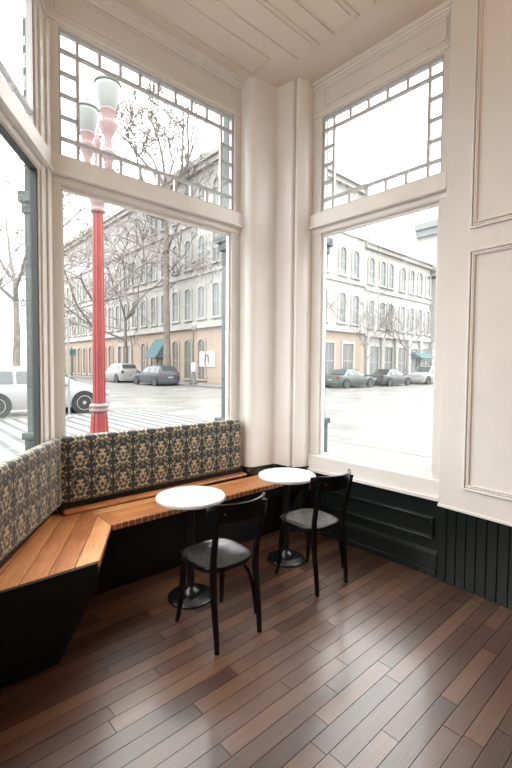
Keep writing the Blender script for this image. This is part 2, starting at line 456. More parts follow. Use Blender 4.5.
trim(5, 'white transom rail over the window behind the bench', rail(A, .0, 1.862))
trim(6, 'white transom rail over the window above dark panels', rail(B, .445, 1.845))
trim(7, 'white transom rail over the window at the bench end', rail(D, .035, 2.6))
def sillrail(F, s0, s1, z0):
    def fn(mb):
        mb.box((s0, s1), (0, .022), (z0, .80), F)
        mb.box((s0, s1), (0, .045), (z0, z0 + .03), F)
    return fn
trim(8, 'white bottom rail and sill of the window above the dark panels', sillrail(B, .45, 1.845, .63))
trim(9, 'narrow white corner stiles at the bench corner', lambda mb: (mb.box((.0, .075), (0, .03), (.65, 4.18), D), mb.box((.075, .155), (0, .014), (.65, 4.18), D)))

# ------------------------------------------------------------------ windows
def window(n, F, op, label, border=None, depth=.035, fw=.022, gasket=False, only_low=False):
    s0, s1, z0, z1 = op
    w = thing('window_%d' % n, label, 'window', F(s0, 0, z0), 0, kind='structure')
    fr = MB(); n0, n1 = -depth - .03, -depth + .012
    for (a, b, c, d) in ((s0 - .004, s1 + .004, z0 - .004, z0 + fw), (s0 - .004, s1 + .004, z1 - fw, z1 + .004), (s0 - .004, s0 + fw, z0 + fw, z1 - fw), (s1 - fw, s1 + .004, z0 + fw, z1 - fw)):
        fr.box((a, b), (n0, n1), (c, d), F)
    if border is None:
        part(fr, 'window_frame', M['gasket'] if gasket else M['trim'], w)
    else:
        part(fr, 'window_frame', M['lead'], w)
    p = MB(); p.box((s0 + .004, s1 - .004), (-depth - .012, -depth - .006), (z0 + .004, z1 - .004), F)
    part(p, 'pane', M['glass'], w)
    if border:
        bw, nx, nz, t = border
        g = MB(); ns = (-depth - .022, -depth + .008)
        a0, a1, c0, c1 = s0 + fw + bw, s1 - fw - bw, z0 + fw + bw, z1 - fw - bw
        for a in (() if only_low else (a0, a1)): g.box((a - t / 2, a + t / 2), ns, (z0 + fw, z1 - fw), F)
        for c in ((c0,) if only_low else (c0, c1)): g.box((s0 + fw, s1 - fw), (ns[0] - .001, ns[1] + .001), (c - t / 2, c + t / 2), F)
        for i in range(1, nx):
            a = a0 + (a1 - a0) * i / nx
            for (zz0, zz1) in (((z0 + fw, c0),) if only_low else ((z0 + fw, c0), (c1, z1 - fw))): g.box((a - t / 2, a + t / 2), ns, (zz0, zz1), F)
        for i in range(1, nz):
            c = c0 + (c1 - c0) * i / nz
            for (aa0, aa1) in (() if only_low else ((s0 + fw, a0), (a1, s1 - fw))): g.box((aa0, aa1), ns, (c - t / 2, c + t / 2), F)
        part(g, 'border_glazing_bars', M['lead'], w)
    return w
window(1, A, A_op[0], 'tall shop window behind the bench back showing the red lamp post')
window(2, A, A_op[1], 'transom with a border of small panes above the window behind the bench', (.125, 8, 4, .024))
window(3, B, B_op[0], 'tall shop window above dark panels showing parked cars')
window(4, B, B_op[1], 'transom with a border of small panes above the dark panelled side', (.105, 5, 4, .024))
window(5, D, D_op[0], 'shop window at the bench end showing a tree and a white car', depth=.02, fw=.014, gasket=True)
window(6, D, D_op[1], 'transom with small border panes at the bench end', (.125, 9, 4, .026), depth=.03, only_low=True)

# ------------------------------------------------------------------ lower dark panels
def bp(mb):
    mb.box((.462, 1.842), (-TH, .0), (0, .63), B)
    mb.box((.47, 1.842), (0, .034), (.055, .195), B)         # tall plinth
    mb.box((.47, 1.842), (0, .048), (.0, .055), B)           # shoe
    for (a, b, c, d) in ((.50, 1.80, .29, .312), (.50, 1.80, .455, .477), (.50, .522, .312, .455), (1.778, 1.80, .312, .455)):
        mb.box((a, b), (0, .026), (c, d), B)
    mb.box((.47, 1.842), (0, .012), (.195, .205), B)
    mb.box((.47, 1.842), (0, .014), (.60, .632), B)
mb = MB(); bp(mb)
tag(mb.build('baseboard_right', M['dark'], bevel=.004), 'dark green-black panelled dado under the window with parked cars', 'dado panel', kind='structure')
mb = MB(); mb.box((-.02, AEND), (-TH, -.001), (0, .6), A)
tag(mb.build('baseboard_middle', M['dark']), 'dark wall base behind the bench', 'baseboard', kind='structure')
mb = MB(); mb.box((-.02, 6.3), (-TH, -.001), (0, .6), D)
tag(mb.build('baseboard_left', M['dark']), 'dark wall base along the bench end wall', 'baseboard', kind='structure')

# wall C: panelled wall proud of the shopfront
CL = 6.2
mb = MB(); mb.box((0, CL), (-.25, 0), (.60, CZ + .05), C)
o = mb.build('wall_far_right', M['wall'], bevel=.004); tag(o, 'white panelled wall beside the window over black beadboard', 'wall', kind='structure')
mb = MB(); mb.box((.003, CL), (-.25, -.004), (0, .60), C)
x = .003
while x < 3.2:
    mb.box((x + .003, x + .073), (-.006, .006), (.0, .60), C); x += .0765
tag(mb.build('baseboard_far_right', M['dark'], bevel=.003), 'dark green-black beadboard wainscot under the white panelled wall', 'wainscot', kind='structure')
def cpan(mb):
    def ring(s0, s1, z0, z1):
        for off, w, h in ((0, .014, .020), (.020, .010, .012), (.036, .008, .018)):
            a, b, c, d = s0 + off, s1 - off, z0 + off, z1 - off
            mb.box((a, b), (0, h), (c, c + w), C); mb.box((a, b), (0, h), (d - w, d), C)
            mb.box((a, a + w), (0, h), (c + w, d - w), C); mb.box((b - w, b), (0, h), (c + w, d - w), C)
    for k in range(3):
        ring(.200 + k * 1.05, 1.05 + k * 1.05, .785, 2.605); ring(.200 + k * 1.05, 1.05 + k * 1.05, 2.765, 4.75 - .22)
    mb.box((0, 3.4), (0, .012), (.600, .622), C)
trim(10, 'panel mouldings on the white wall over the beadboard', cpan, bevel=.003)

# the rest of the cafe, behind the viewpoint
mb = MB(); mb.box((-1.3, 6.2), (-3.25, -3.0), (-.1, CZ + .05))
tag(mb.build('wall_back', M['back']), 'dark far wall of the cafe room', 'wall', kind='structure')
mb = MB(); mb.box((5.05, 5.3), (-3.1, -1.0), (-.1, CZ + .05))
tag(mb.build('wall_side', M['back']), 'dark side wall of the cafe room', 'wall', kind='structure')

# ------------------------------------------------------------------ ceiling
mb = MB()
mb.prism([(-1.95, 3.2), (.25, 5.2), (2.0, 3.6), (5.8, -1.2), (5.8, -3.4), (-1.3, -3.4)], CZ, CZ + .15)
v = 2.79; rows = 0
while v > -3:
    v0, v1 = v - .27, v
    u0, u1 = -.2 - .2 * rows, 3.0
    if rows == 0: pass
    for (a, b, c, d) in ((u0, u1, v0, v0 + .012), (u0, u1, v1 - .012, v1), (u1 - .012, u1, v0, v1)):
        mb.prism([UV(a, c)[:2], UV(b, c)[:2], UV(b, d)[:2], UV(a, d)[:2]], CZ - .014, CZ)
    mb.prism([UV(u0, v0 + .05)[:2], UV(u1 - .05, v0 + .05)[:2], UV(u1 - .05, v1 - .05)[:2], UV(u0, v1 - .05)[:2]], CZ - .006, CZ)
    v -= .415; rows += 1
for (a, b, c, d) in ((-.2, 2.81, 3.21, 3.222), (-.2, 2.81, 2.955, 2.965), (2.80, 2.81, 2.955, 3.21)):
    mb.prism([UV(a, c)[:2], UV(b, c)[:2], UV(b, d)[:2], UV(a, d)[:2]], CZ - .012, CZ)
tag(mb.build('ceiling', M['ceiling']), 'cream ceiling with long moulded panels', 'ceiling', kind='structure')

# ------------------------------------------------------------------ corner bench
bench = thing('corner_bench', 'built-in corner bench with reddish wooden seat, patterned upholstered back and black base', 'bench', A(.9, .3, 0))
SZ = .60; ST = .038
seatC = (-1.009, 2.911); seatE = (-.887, 2.355)
AF = .53
fdir = Vector((seatE[0] - seatC[0], seatE[1] - seatC[1])).normalized()      # front edge of the short run
fn = (-fdir.y, fdir.x); fn = fn if fn[0] < 0 else (-fn[0], -fn[1])          # towards the wall
rng = random.Random(5)
# long run
pl = [plane_of(A, -.004), (*A.xy(.235, 0), A.d[0], A.d[1]), (*A.xy(0, AF), -A.n[0], -A.n[1]), (*B.xy(0, .006), B.n[0], B.n[1])]
def half(p, q, keep):   # half plane through p, q keeping the side of point keep
    nx, ny = -(q[1] - p[1]), q[0] - p[0]
    if (keep[0] - p[0]) * nx + (keep[1] - p[1]) * ny < 0: nx, ny = -nx, -ny
    l = hypot(nx, ny); return (p[0], p[1], nx / l, ny / l)
pil_l = half(A.xy(1.83, 0), A.xy(1.83, 1), A.xy(0, 0))
pil_f = half((-.02, 4.27), (.204, 4.462), (0, 0)); pil_r = half((.204, 4.462), B.xy(.48, .23), (0, 0))
mb = MB(); uvs = {}
n_org = A.xy(0, AF); back_d = (-A.d[0], -A.d[1])
boards(mb, n_org, back_d, .133, (-1, 3), (-2.4, 0), (1.2, 2.6), pl + [pil_f, pil_r], SZ - ST, SZ, .003, rng, uvs)
seatA = part(mb, 'seat', M['bench_wood'], bench, uv=board_uv(n_org, back_d, uvs), bevel=.003)
mb = MB(); mb.box((.245, 2.38), (AF + .0005, AF + .012), (SZ - ST - .004, SZ - .003), A)
part(mb, 'seat_edge', M['edge'], seatA, uv=lambda co, p: ((co[0] - A.o[0]) * A.d[0] + (co[1] - A.o[1]) * A.d[1], co[2] - .5), world=False)
# back strip of the seat along the wall, a little higher
mb = MB(); mb.box((.04, 1.825), (.010, .165), (SZ, SZ + .034), A)
part(mb, 'back_rail', M['bench_wood'], bench, uv=lambda co, p: ((co[0] - A.o[0]) * A.d[0] + (co[1] - A.o[1]) * A.d[1], (co[0] - A.o[0]) * A.n[0] + (co[1] - A.o[1]) * A.n[1]), bevel=.022)
# short run
endn = (A.n[0], A.n[1])
pl2 = [plane_of(D, -.004), plane_of(A, -.004), (*A.xy(.232, 0), -A.d[0], -A.d[1]), (seatC[0], seatC[1], fn[0], fn[1]), (seatE[0] - endn[0] * .021, seatE[1] - endn[1] * .021, -endn[0], -endn[1])]
mb = MB(); uvs = {}
boards(mb, seatC, (fdir.x, fdir.y), .122, (-1, 6), (-.8, 2.2), (2.5, 3.5), pl2, SZ - ST, SZ, .003, rng, uvs)
if len(mb.f) < 6:
    boards(mb, seatC, (-fdir.x, -fdir.y), .122, (-1, 6), (-2.2, .8), (2.5, 3.5), pl2, SZ - ST, SZ, .003, rng, uvs)
part(mb, 'seat', M['bench_wood'], bench, uv=board_uv(seatC, (fdir.x, fdir.y), uvs), bevel=.003)
mb = MB(); mb.box((.17, 1.34), (.008, .05), (SZ, SZ + .022), D)
part(mb, 'back_rail', M['bench_wood'], bench, uv=lambda co, p: ((co[0] + co[1]) * .7, co[2] * 3 + co[0] * .3), bevel=.006)
# aprons and panels
zc = SZ - ST
def at(F, s, n, z): return F(s, n, z)
# long run: upright apron, then a panel leaning back to the floor
mb = MB(); mb.box((.24, 2.36), (AF - .045, AF - .025), (zc - .10, zc), A)
part(mb, 'apron', M['bench_black'], bench)
mb = MB(); mb.slab([A(.26, AF - .03, zc - .10), A(2.24, AF - .03, zc - .10), A(2.24, .30, 0), A(.06, .30, 0)], (-A.n[0] * .02, -A.n[1] * .02, 0))
part(mb, 'front_panel', M['bench_black'], bench)
f3 = lambda t, inn, z: (seatC[0] + fdir.x * t + fn[0] * inn, seatC[1] + fdir.y * t + fn[1] * inn, z)
mb = MB(); mb.slab([f3(.03, .02, zc), f3(.566, .02, zc), f3(.566, .02, zc - .10), f3(.03, .02, zc - .10)], (fn[0] * .02, fn[1] * .02, 0))
part(mb, 'apron', M['bench_black'], bench)
bc = (-1.125, 2.358, 0)
mb = MB(); mb.slab([f3(.0, .022, zc - .10), f3(.562, .022, zc - .10), bc, (bc[0] - fdir.x * .52, bc[1] - fdir.y * .52, 0)], (fn[0] * .02, fn[1] * .02, 0))
part(mb, 'front_panel', M['bench_black'], bench)
# end panel, leaning in as well
e0 = Vector((seatE[0], seatE[1], 0)) + Vector((fn[0], fn[1], 0)) * .004
ed = Vector((-A.d[0], -A.d[1], 0)); zap = zc - .10
mb = MB(); mb.slab([e0 + Vector((0, 0, SZ - .006)), e0 + ed * .545 + Vector((0, 0, SZ - .006)), e0 + ed * .545 + Vector((0, 0, zap)), e0 + Vector((0, 0, zap))], (-endn[0] * .02, -endn[1] * .02, 0))
part(mb, 'end_apron', M['bench_black'], bench, bevel=.003)
mb = MB()
q = [e0 + Vector((0, 0, zap)), e0 + ed * .545 + Vector((0, 0, zap)), Vector((bc[0], bc[1], 0)) + ed * .33, Vector(bc)]
mb.slab(q, (-endn[0] * .02, -endn[1] * .02, 0))
pe = part(mb, 'end_panel', M['bench_black'], bench)
k0, k1 = .80, .84
lp = lambda a, b, t: a.lerp(b, t)
mb = MB(); mb.slab([lp(q[0], q[3], k0), lp(q[1], q[2], k0), lp(q[1], q[2], k1), lp(q[0], q[3], k1)], (endn[0] * .012, endn[1] * .012, .004))
part(mb, 'moulding', M['bench_black'], pe, world=False)
# upholstered backs
def cushion(F, s0, s1, n0, n1, z0, z1, r, nseg=1):
    """soft slab: rounded section swept along F, ends rounded"""
    mb = MB(); sec = []
    def arc(cx, cz, a0, a1, k=5):
        return [(cx + r * cos(a0 + (a1 - a0) * i / k), cz + r * sin(a0 + (a1 - a0) * i / k)) for i in range(k + 1)]
    cn = (n0 + n1) / 2
    def section(inset):
        rr = r; a = []
        for (cx, cz, t0) in ((n1 - inset - rr, z0 + inset + rr, -pi / 2), (n1 - inset - rr, z1 - inset - rr, 0), (n0 + rr, z1 - inset - rr, pi / 2), (n0 + rr, z0 + inset + rr, pi)):
            a += arc(cx, cz, t0, t0 + pi / 2)
        return a
    st = [(0, r * .8), (r * .12, r * .45), (r * .4, r * .16), (r, 0)]
    L_ = s1 - s0; ss = [(s0 + a, i) for a, i in st] + [(s0 + L_ * k / 12, 0) for k in range(1, 12)] + [(s1 - a, i) for a, i in reversed(st)]
    vs = []; m = None
    for (s, i) in ss:
        sc_ = section(min(i, r * .8) * .5); m = len(sc_); vs += [F(s, n, z) for n, z in sc_]
    fs = [(i * m + k, i * m + (k + 1) % m, (i + 1) * m + (k + 1) % m, (i + 1) * m + k) for i in range(len(ss) - 1) for k in range(m)]
    fs += [tuple(range(m - 1, -1, -1)), tuple(range((len(ss) - 1) * m, len(ss) * m))]
    mb.add(vs, fs)
    d, o_, n = F.d, F.o, F.n
    def uv(co, p):
        x, y = co[0] - o_[0], co[1] - o_[1]
        return (x * d[0] + y * d[1], co[2] + min(0, (x * n[0] + y * n[1]) - (n1 - .03)) * -1 * (1 if co[2] > (z0 + z1) / 2 else 0))
    return mb, uv
mb, uv = cushion(A, .03, 1.775, .012, .125, .675, 1.180, .035)
part(mb, 'backrest', M['fabric'], bench, uv=uv, smooth=True, angle=60)
E2 = FR((-1.512, 3.085), (.092, -.86), (.86, .092))
mb, uv = cushion(E2, .0, 1.42, .0, .082, .675, 1.180, .030)
part(mb, 'backrest', M['fabric'], bench, uv=uv, smooth=True, angle=60)
mb = MB(); mb.box((.03, 1.82), (.004, .10), (SZ + .022, .68), A)
part(mb, 'back_support', M['bench_black'], bench)
mb = MB(); mb.box((.10, 1.3), (.004, .035), (SZ + .022, .68), D)
part(mb, 'back_support', M['bench_black'], bench)

# ------------------------------------------------------------------ bistro tables
def make_table(loc, label):
    t = thing('bistro_table', label, 'table', (0, 0, 0), 0, 'round marble bistro tables')
    mb = MB(); R = .255; z1 = .765
    mb.lathe([(.0, z1 - .028), (R - .012, z1 - .028), (R - .003, z1 - .024), (R, z1 - .016), (R, z1 - .006), (R - .004, z1), (0, z1)], n=64)
    part(mb, 'table_top', M['marble'], t, smooth=True, angle=40)
    mb = MB(); mb.lathe([(.11, z1 - .042), (.11, z1 - .030), (.0, z1 - .030)], n=32)
    mb.box((-.19, .19), (-.018, .018), (z1 - .045, z1 - .029)); mb.box((-.018, .018), (-.19, .19), (z1 - .045, z1 - .029))
    part(mb, 'top_bracket', M['iron'], t)
    mb = MB(); mb.lathe([(.029, .05), (.029, z1 - .06), (.045, z1 - .043)], n=24)
    part(mb, 'pedestal_pole', M['iron'], t, smooth=True)
    mb = MB(); mb.lathe([(.168, 0), (.170, .006), (.168, .014), (.158, .020), (.150, .0185), (.142, .021), (.095, .026), (.085, .028), (0, .028)], n=56)
    bp_ = part(mb, 'base_plate', M['rosette'], t, smooth=True, angle=25)
    mb = MB(); mb.lathe([(.078, .027), (.074, .042), (.064, .058), (.048, .072), (.034, .080), (.029, .09)], n=32)
    part(mb, 'hub', M['iron'], bp_, smooth=True)
    t.location = loc; return t
t1 = make_table((-.475, 3.075, 0), 'round white marble bistro table with black pedestal nearest the bench corner')
t2 = dup(t1, (.280, 3.705, 0), .4, 'round white marble bistro table with black pedestal beside the white corner pilasters')

# ------------------------------------------------------------------ bentwood chairs
def make_chair():
    c = thing('cafe_chair', '', 'chair', (0, 0, 0), 0, 'black bentwood cafe chairs')
    SH = .478
    # seat outline: soft four-sided shape, wider in front (+y)
    def outline(k, n, sx, sy):
        t = 2 * pi * k / n; e = .62
        x = abs(cos(t)) ** e * (1 if cos(t) > 0 else -1); y = abs(sin(t)) ** e * (1 if sin(t) > 0 else -1)
        return (x * sx * (1 + .05 * y), y * sy + .0)
    n = 48; CY = .02
    SX = 1.05; rings = [(.86, -.020), (.955, -.028), (1.0, -.014), (1.0, .000), (.985, .006), (.93, .007), (.90, .002)]
    mb = MB(); vs = []; fs = []
    for (k_, z) in rings:
        for k in range(n):
            x, y = outline(k, n, .206 * k_, .209 * k_); dip = -.010 * (1 - (x / .2) ** 2) if z > 0 else 0
            vs.append((x, y + CY, SH + z))
    for i in range(len(rings) - 1):
        for k in range(n): fs.append((i * n + k, i * n + (k + 1) % n, (i + 1) * n + (k + 1) % n, (i + 1) * n + k))
    fs.append(tuple(range(n - 1, -1, -1)))
    mb.add(vs, fs); part(mb, 'seat', M['black'], c, smooth=True, angle=50)
    mb = MB(); vs = []; fs = []
    for j, k_ in enumerate((.925, .88, .78, .62, .42, .2)):
        for k in range(n):
            x, y = outline(k, n, .206 * k_, .209 * k_); h = (.0055, .0048, .001, -.003, -.006, -.0075)[j]
            vs.append((x, y + CY, SH + h))
    for i in range(5):
        for k in range(n): fs.append((i * n + k, i * n + (k + 1) % n, (i + 1) * n + (k + 1) % n, (i + 1) * n + k))
    fs.append(tuple(range(5 * n, 6 * n)))
    mb.add(vs, fs); part(mb, 'seat_pad', M['pad'], c, smooth=True, angle=60)
    for sx in (-1, 1):
        # rear leg running up into the back post
        mb = MB()
        P = [(.168 * sx, -.232, 0), (.169 * sx, -.222, .12), (.170 * sx, -.200, .30), (.166 * sx, -.186, .45), (.168 * sx, -.192, .55), (.176 * sx, -.225, .72), (.184 * sx, -.258, .875)]
        mb.tube(P, [.016, .0185, .021, .0225, .021, .0195, .016], 10)
        part(mb, 'leg', M['black'], c, smooth=True)
        mb = MB()
        P = [(.183 * sx, .215, 0), (.178 * sx, .200, .05), (.166 * sx, .180, .22), (.155 * sx, .165, .456)]
        mb.tube(P, [.0145, .016, .0195, .021], 10)
        part(mb, 'leg', M['black'], c, smooth=True)
        # bent brace from under the seat to the rear leg
        mb = MB()
        P = [(.075 * sx, -.015, .452), (.090 * sx, -.06, .448), (.118 * sx, -.110, .425), (.140 * sx, -.150, .375), (.151 * sx, -.174, .30), (.157 * sx, -.190, .20), (.158 * sx, -.203, .11)]
        mb.tube(P, [.010, .011, .0115, .0115, .011, .0105, .009], 8)
        part(mb, 'brace', M['black'], c, smooth=True)
    # curved top rail of the back
    mb = MB(); vs = []; fs = []; K = 18
    zc_ = lambda u: (.797, .800)[0]
    for i in range(K + 1):
        u = -1 + 2 * i / K; a = u * .98
        x = .222 * sin(a * 1.12) / sin(.98 * 1.12); y = -.292 + .105 * (1 - cos(a * 1.3)) / (1 - cos(.98 * 1.3))
        lean = .13
        lo = .791 + .012 * abs(u) ** 3; hi = .909 - .016 * (abs(u) ** 4) + .006 * abs(u)
        nx, ny = sin(a) * .55, -1
        l = hypot(nx, ny); nx /= l; ny /= l; th = .0085
        row = []
        for (zz, tt) in ((lo, -1), (lo, 1), ((lo + hi) / 2, 1.25), (hi - .004, 1), (hi, .4), (hi, -.4), (hi - .004, -1), ((lo + hi) / 2, -.8)):
            yy = y - (zz - .80) * lean
            row.append((x + nx * th * tt, yy + ny * th * tt, zz))
        vs += row
    m = 8
    for i in range(K):
        for k in range(m): fs.append((i * m + k, i * m + (k + 1) % m, (i + 1) * m + (k + 1) % m, (i + 1) * m + k))
    fs += [tuple(range(m)), tuple(range(K * m, K * m + m))]
    mb.add(vs, fs); br = part(mb, 'backrest', M['black'], c, smooth=True, angle=50)
    for sx in (-1, 1):
        mb = MB(); mb.lathe([(.010, 0), (.009, .003), (.005, .0055), (0, .006)], n=12, T=lambda a, b, z_: (.150 * sx + a - .25 * sx * 0, -.2865 - z_ - .0, .852 + b))
        part(mb, 'bolt', M['black'], br, world=False, smooth=True)
    return c
ch = make_chair(); ch['label'] = 'black bentwood chair with gloss seat at the table nearest the bench corner'
ch.location = (-.243, 2.735, 0); ch.rotation_euler = (0, 0, radians(40.5))
ch2 = dup(ch, (.458, 3.385, 0), radians(39), 'black bentwood chair with gloss seat at the table by the white pilasters')

# ------------------------------------------------------------------ street and pavement
SZ0 = .15; SWK = .27
mb = MB()
for q in ([(-60, -10), (3.6 - .02, -10), (3.6, 3.6)],):
    pass
mb.prism([UV(-70, -30)[:2], UV(120, -30)[:2], UV(120, 120)[:2], UV(-70, 120)[:2]], SZ0 - .35, SZ0 - .02)
cafe_hole = None
mb2 = MB()
mb2.prism([UV(-70, 6.6)[:2], UV(130, 6.6)[:2], UV(130, 130)[:2], UV(-70, 130)[:2]], SZ0 - .2, SZ0)
mb2.prism([UV(6.6, -40)[:2], UV(130, -40)[:2], UV(130, 6.6)[:2], UV(6.6, 6.6)[:2]], SZ0 - .2, SZ0)
tag(mb2.build('street', M['street']), 'wet pale paved street crossing outside the windows', 'street', kind='structure')
# cafe-side pavement: outside of the three shopfront walls
outA, outB, outD = A.xy(1.0, -TH), B.xy(1.0, -TH), D.xy(1.0, -TH)
mb = MB()
far = [A.xy(-.10, -TH - .005), (.251, 5.00), B.xy(1.9, -TH - .005)]
mb.prism([A.xy(-.08, -TH - .004), (.251, 5.0), UV(6.6, 3.4)[:2], UV(6.6, 6.6)[:2], UV(-12, 6.6)[:2], UV(-12, 1.4)[:2]], SZ0 - .2, SWK)
mb.prism([(.251, 5.0), B.xy(1.93, -TH - .05), C.xy(3.0, -.30), UV(6.6, -8)[:2], UV(6.6, 3.4)[:2]], SZ0 - .2, SWK)
mb.prism([A.xy(-.08, -TH - .004), UV(-12, 1.4)[:2], (-12, -3), D.xy(6.2, -TH - .05)], SZ0 - .2, SWK)
tag(mb.build('pavement', M['sidewalk']), 'concrete pavement outside the cafe windows', 'pavement', kind='structure')
mb = MB()
mb.prism([UV(-12, 6.6)[:2], UV(6.75, 6.6)[:2], UV(6.75, 6.75)[:2], UV(-12, 6.75)[:2]], SZ0 - .1, SWK + .005)
mb.prism([UV(6.6, -8)[:2], UV(6.75, -8)[:2], UV(6.75, 6.6)[:2], UV(6.6, 6.6)[:2]], SZ0 - .1, SWK + .005)
mb.prism([UV(17.6, 20.5)[:2], UV(17.75, 20.5)[:2], UV(17.75, 110)[:2], UV(17.6, 110)[:2]], SZ0 - .1, SWK + .02)
mb.prism([UV(17.75, 20.5)[:2], UV(110, 20.5)[:2], UV(110, 20.65)[:2], UV(17.75, 20.65)[:2]], SZ0 - .1, SWK + .02)
tag(mb.build('kerb', M['kerb']), 'grey kerb stones along the street', 'kerb', kind='structure')
mb = MB()
mb.prism([UV(17.75, 20.65)[:2], UV(120, 20.65)[:2], UV(120, 120)[:2], UV(17.75, 120)[:2]], SZ0 - .1, SWK)
mb.prism([UV(-60, 22)[:2], UV(6.4, 22)[:2], UV(6.4, 120)[:2], UV(-60, 120)[:2]], SZ0 - .1, SWK)
tag(mb.build('pavement_far', M['sidewalk']), 'pavement on the far side of the street', 'pavement', kind='structure')
# striped crossing
cw = thing('crosswalk', 'pale crosswalk with thin dark cross lines on the street behind the red lamp post', 'crosswalk', UV(5.3, 9, SZ0), kind='structure')
mb = MB(); mb.prism([UV(1.6, 6.8)[:2], UV(7.0, 6.8)[:2], UV(7.0, 13.6)[:2], UV(1.6, 13.6)[:2]], SZ0, SZ0 + .006)
part(mb, 'paving_strip', M['crosswhite'], cw)
mb = MB()
for i in range(15):
    uu = 1.75 + i * .36
    mb.prism([UV(uu, 6.8)[:2], UV(uu + .13, 6.8)[:2], UV(uu + .13, 13.6)[:2], UV(uu, 13.6)[:2]], SZ0 + .004, SZ0 + .009)
part(mb, 'stripe_lines', M['stripe'], cw)

# exterior cast iron pilasters of the shopfront
def ext_pilaster(F, s, n, label, r=.055):
    o = thing('shopfront_pilaster', label, 'pilaster', F(s, n, SWK), kind='structure')
    mb = MB(); mb.box((s - r, s + r), (n - r, n + r), (1.16, 2.95), F); part(mb, 'shaft', M['pilaster'], o)
    mb = MB(); mb.box((s - r * 1.7, s + r * 1.7), (n - r * 1.4, n + r * 1.5), (SWK, 1.10), F); mb.box((s - r * 2.2, s + r * 2.2), (n - r * 1.8, n + r * 1.8), (1.10, 1.16), F); part(mb, 'pedestal', M['pilaster'], o, bevel=.01)
    mb = MB(); mb.box((s - r * 1.5, s + r * 1.5), (n - r * 1.5, n + r * 1.5), (2.95, 3.03), F); mb.box((s - r * 2.1, s + r * 2.1), (n - r * 2, n + r * 2), (3.03, 3.12), F); mb.box((s - r, s + r), (n - r, n + r), (3.12, 4.5), F); part(mb, 'capital', M['pilaster'], o, bevel=.01)
ext_pilaster(A, 1.885, -.23, 'grey-green iron pilaster outside the window behind the bench')
ext_pilaster(B, .375, -.27, 'grey-green iron pilaster outside the window with parked cars', .045)
ext_pilaster(D, -.42, -.26, 'grey-green iron pilaster outside the window at the bench end', .04)

# ------------------------------------------------------------------ red lamp post
LP = (-2.235, 6.0)
lamp = thing('street_lamp', 'red fluted street lamp post with twin frosted globes', 'street lamp', (*LP, SWK))
flut = lambda k: 1.0 if k % 4 in (0, 1) else .86
mb = MB(); mb.lathe([(.165, SWK), (.165, .40), (.15, .46), (.145, .60)], LP, 48); part(mb, 'pedestal', M['red'], lamp, smooth=True)
mb = MB(); mb.lathe([(.145, .60), (.128, .80), (.112, 1.0), (.098, 1.06)], LP, 48, mod=flut); part(mb, 'flared_base', M['red'], lamp)
mb = MB(); mb.lathe([(.10, 1.05), (.135, 1.07), (.138, 1.09), (.115, 1.10), (.115, 1.12), (.135, 1.135), (.135, 1.155), (.10, 1.175)], LP, 32); part(mb, 'collar', M['pink'], lamp, smooth=True)
mb = MB(); mb.lathe([(.088, 1.17), (.084, 2.4), (.072, 3.85)], LP, 48, mod=flut); part(mb, 'fluted_shaft', M['red'], lamp)
mb = MB(); mb.lathe([(.074, 3.840), (.10, 3.860), (.10, 3.890), (.08, 3.910), (.085, 3.960), (.11, 4.010), (.11, 4.040), (.075, 4.060), (.07, 4.310), (.05, 4.360), (.035, 4.610), (.05, 4.660), (.03, 4.710), (.05, 4.790), (.045, 4.860), (.012, 4.910), (.008, 5.000), (0, 5.020)], LP, 24); part(mb, 'capital', M['pink'], lamp, smooth=True)
for sg in (1, -1):
    dx, dy = (.6691 * sg, -.7431 * sg); c_ = (LP[0] + dx * .37, LP[1] + dy * .37)
    mb = MB(); mb.tube([(LP[0] + dx * .03, LP[1] + dy * .03, 4.180), (LP[0] + dx * .16, LP[1] + dy * .16, 4.160), (LP[0] + dx * .30, LP[1] + dy * .30, 4.220), (c_[0], c_[1], 4.320), (c_[0], c_[1], 4.460)], [.05, .045, .05, .055, .06], 10)
    arm = part(mb, 'arm', M['pink'], lamp, smooth=True)
    mb = MB(); mb.lathe([(.055, 4.420), (.095, 4.500), (.095, 4.540), (.055, 4.580), (.05, 4.720), (.07, 4.790), (.115, 4.880), (.115, 4.920), (.075, 4.950), (.08, 5.010), (.11, 5.070), (.10, 5.090)], c_, 24); part(mb, 'neck', M['pink'], arm, world=False, smooth=True)
    mb = MB(); mb.lathe([(.09, 5.085), (.105, 5.120), (.135, 5.220), (.16, 5.340), (.165, 5.390), (.155, 5.415)], c_, 32); g = part(mb, 'globe', M['globe'], arm, world=False, smooth=True)
    mb = MB(); mb.lathe([(.160, 5.405), (.172, 5.420), (.172, 5.435), (.150, 5.460), (.10, 5.490), (.03, 5.505), (0, 5.510)], c_, 32); part(mb, 'globe_cap', M['globe'], g, world=False, smooth=True)
    mb = MB(); mb.lathe([(.166, 5.400), (.176, 5.408), (.176, 5.422), (.166, 5.430)], c_, 32); part(mb, 'rim', M['capiron'], g, world=False, smooth=True)
    mb = MB(); mb.lathe([(.02, 5.500), (.012, 5.530), (.022, 5.560), (.006, 5.600), (0, 5.640)], c_, 12); part(mb, 'finial', M['capiron'], g, world=False, smooth=True)

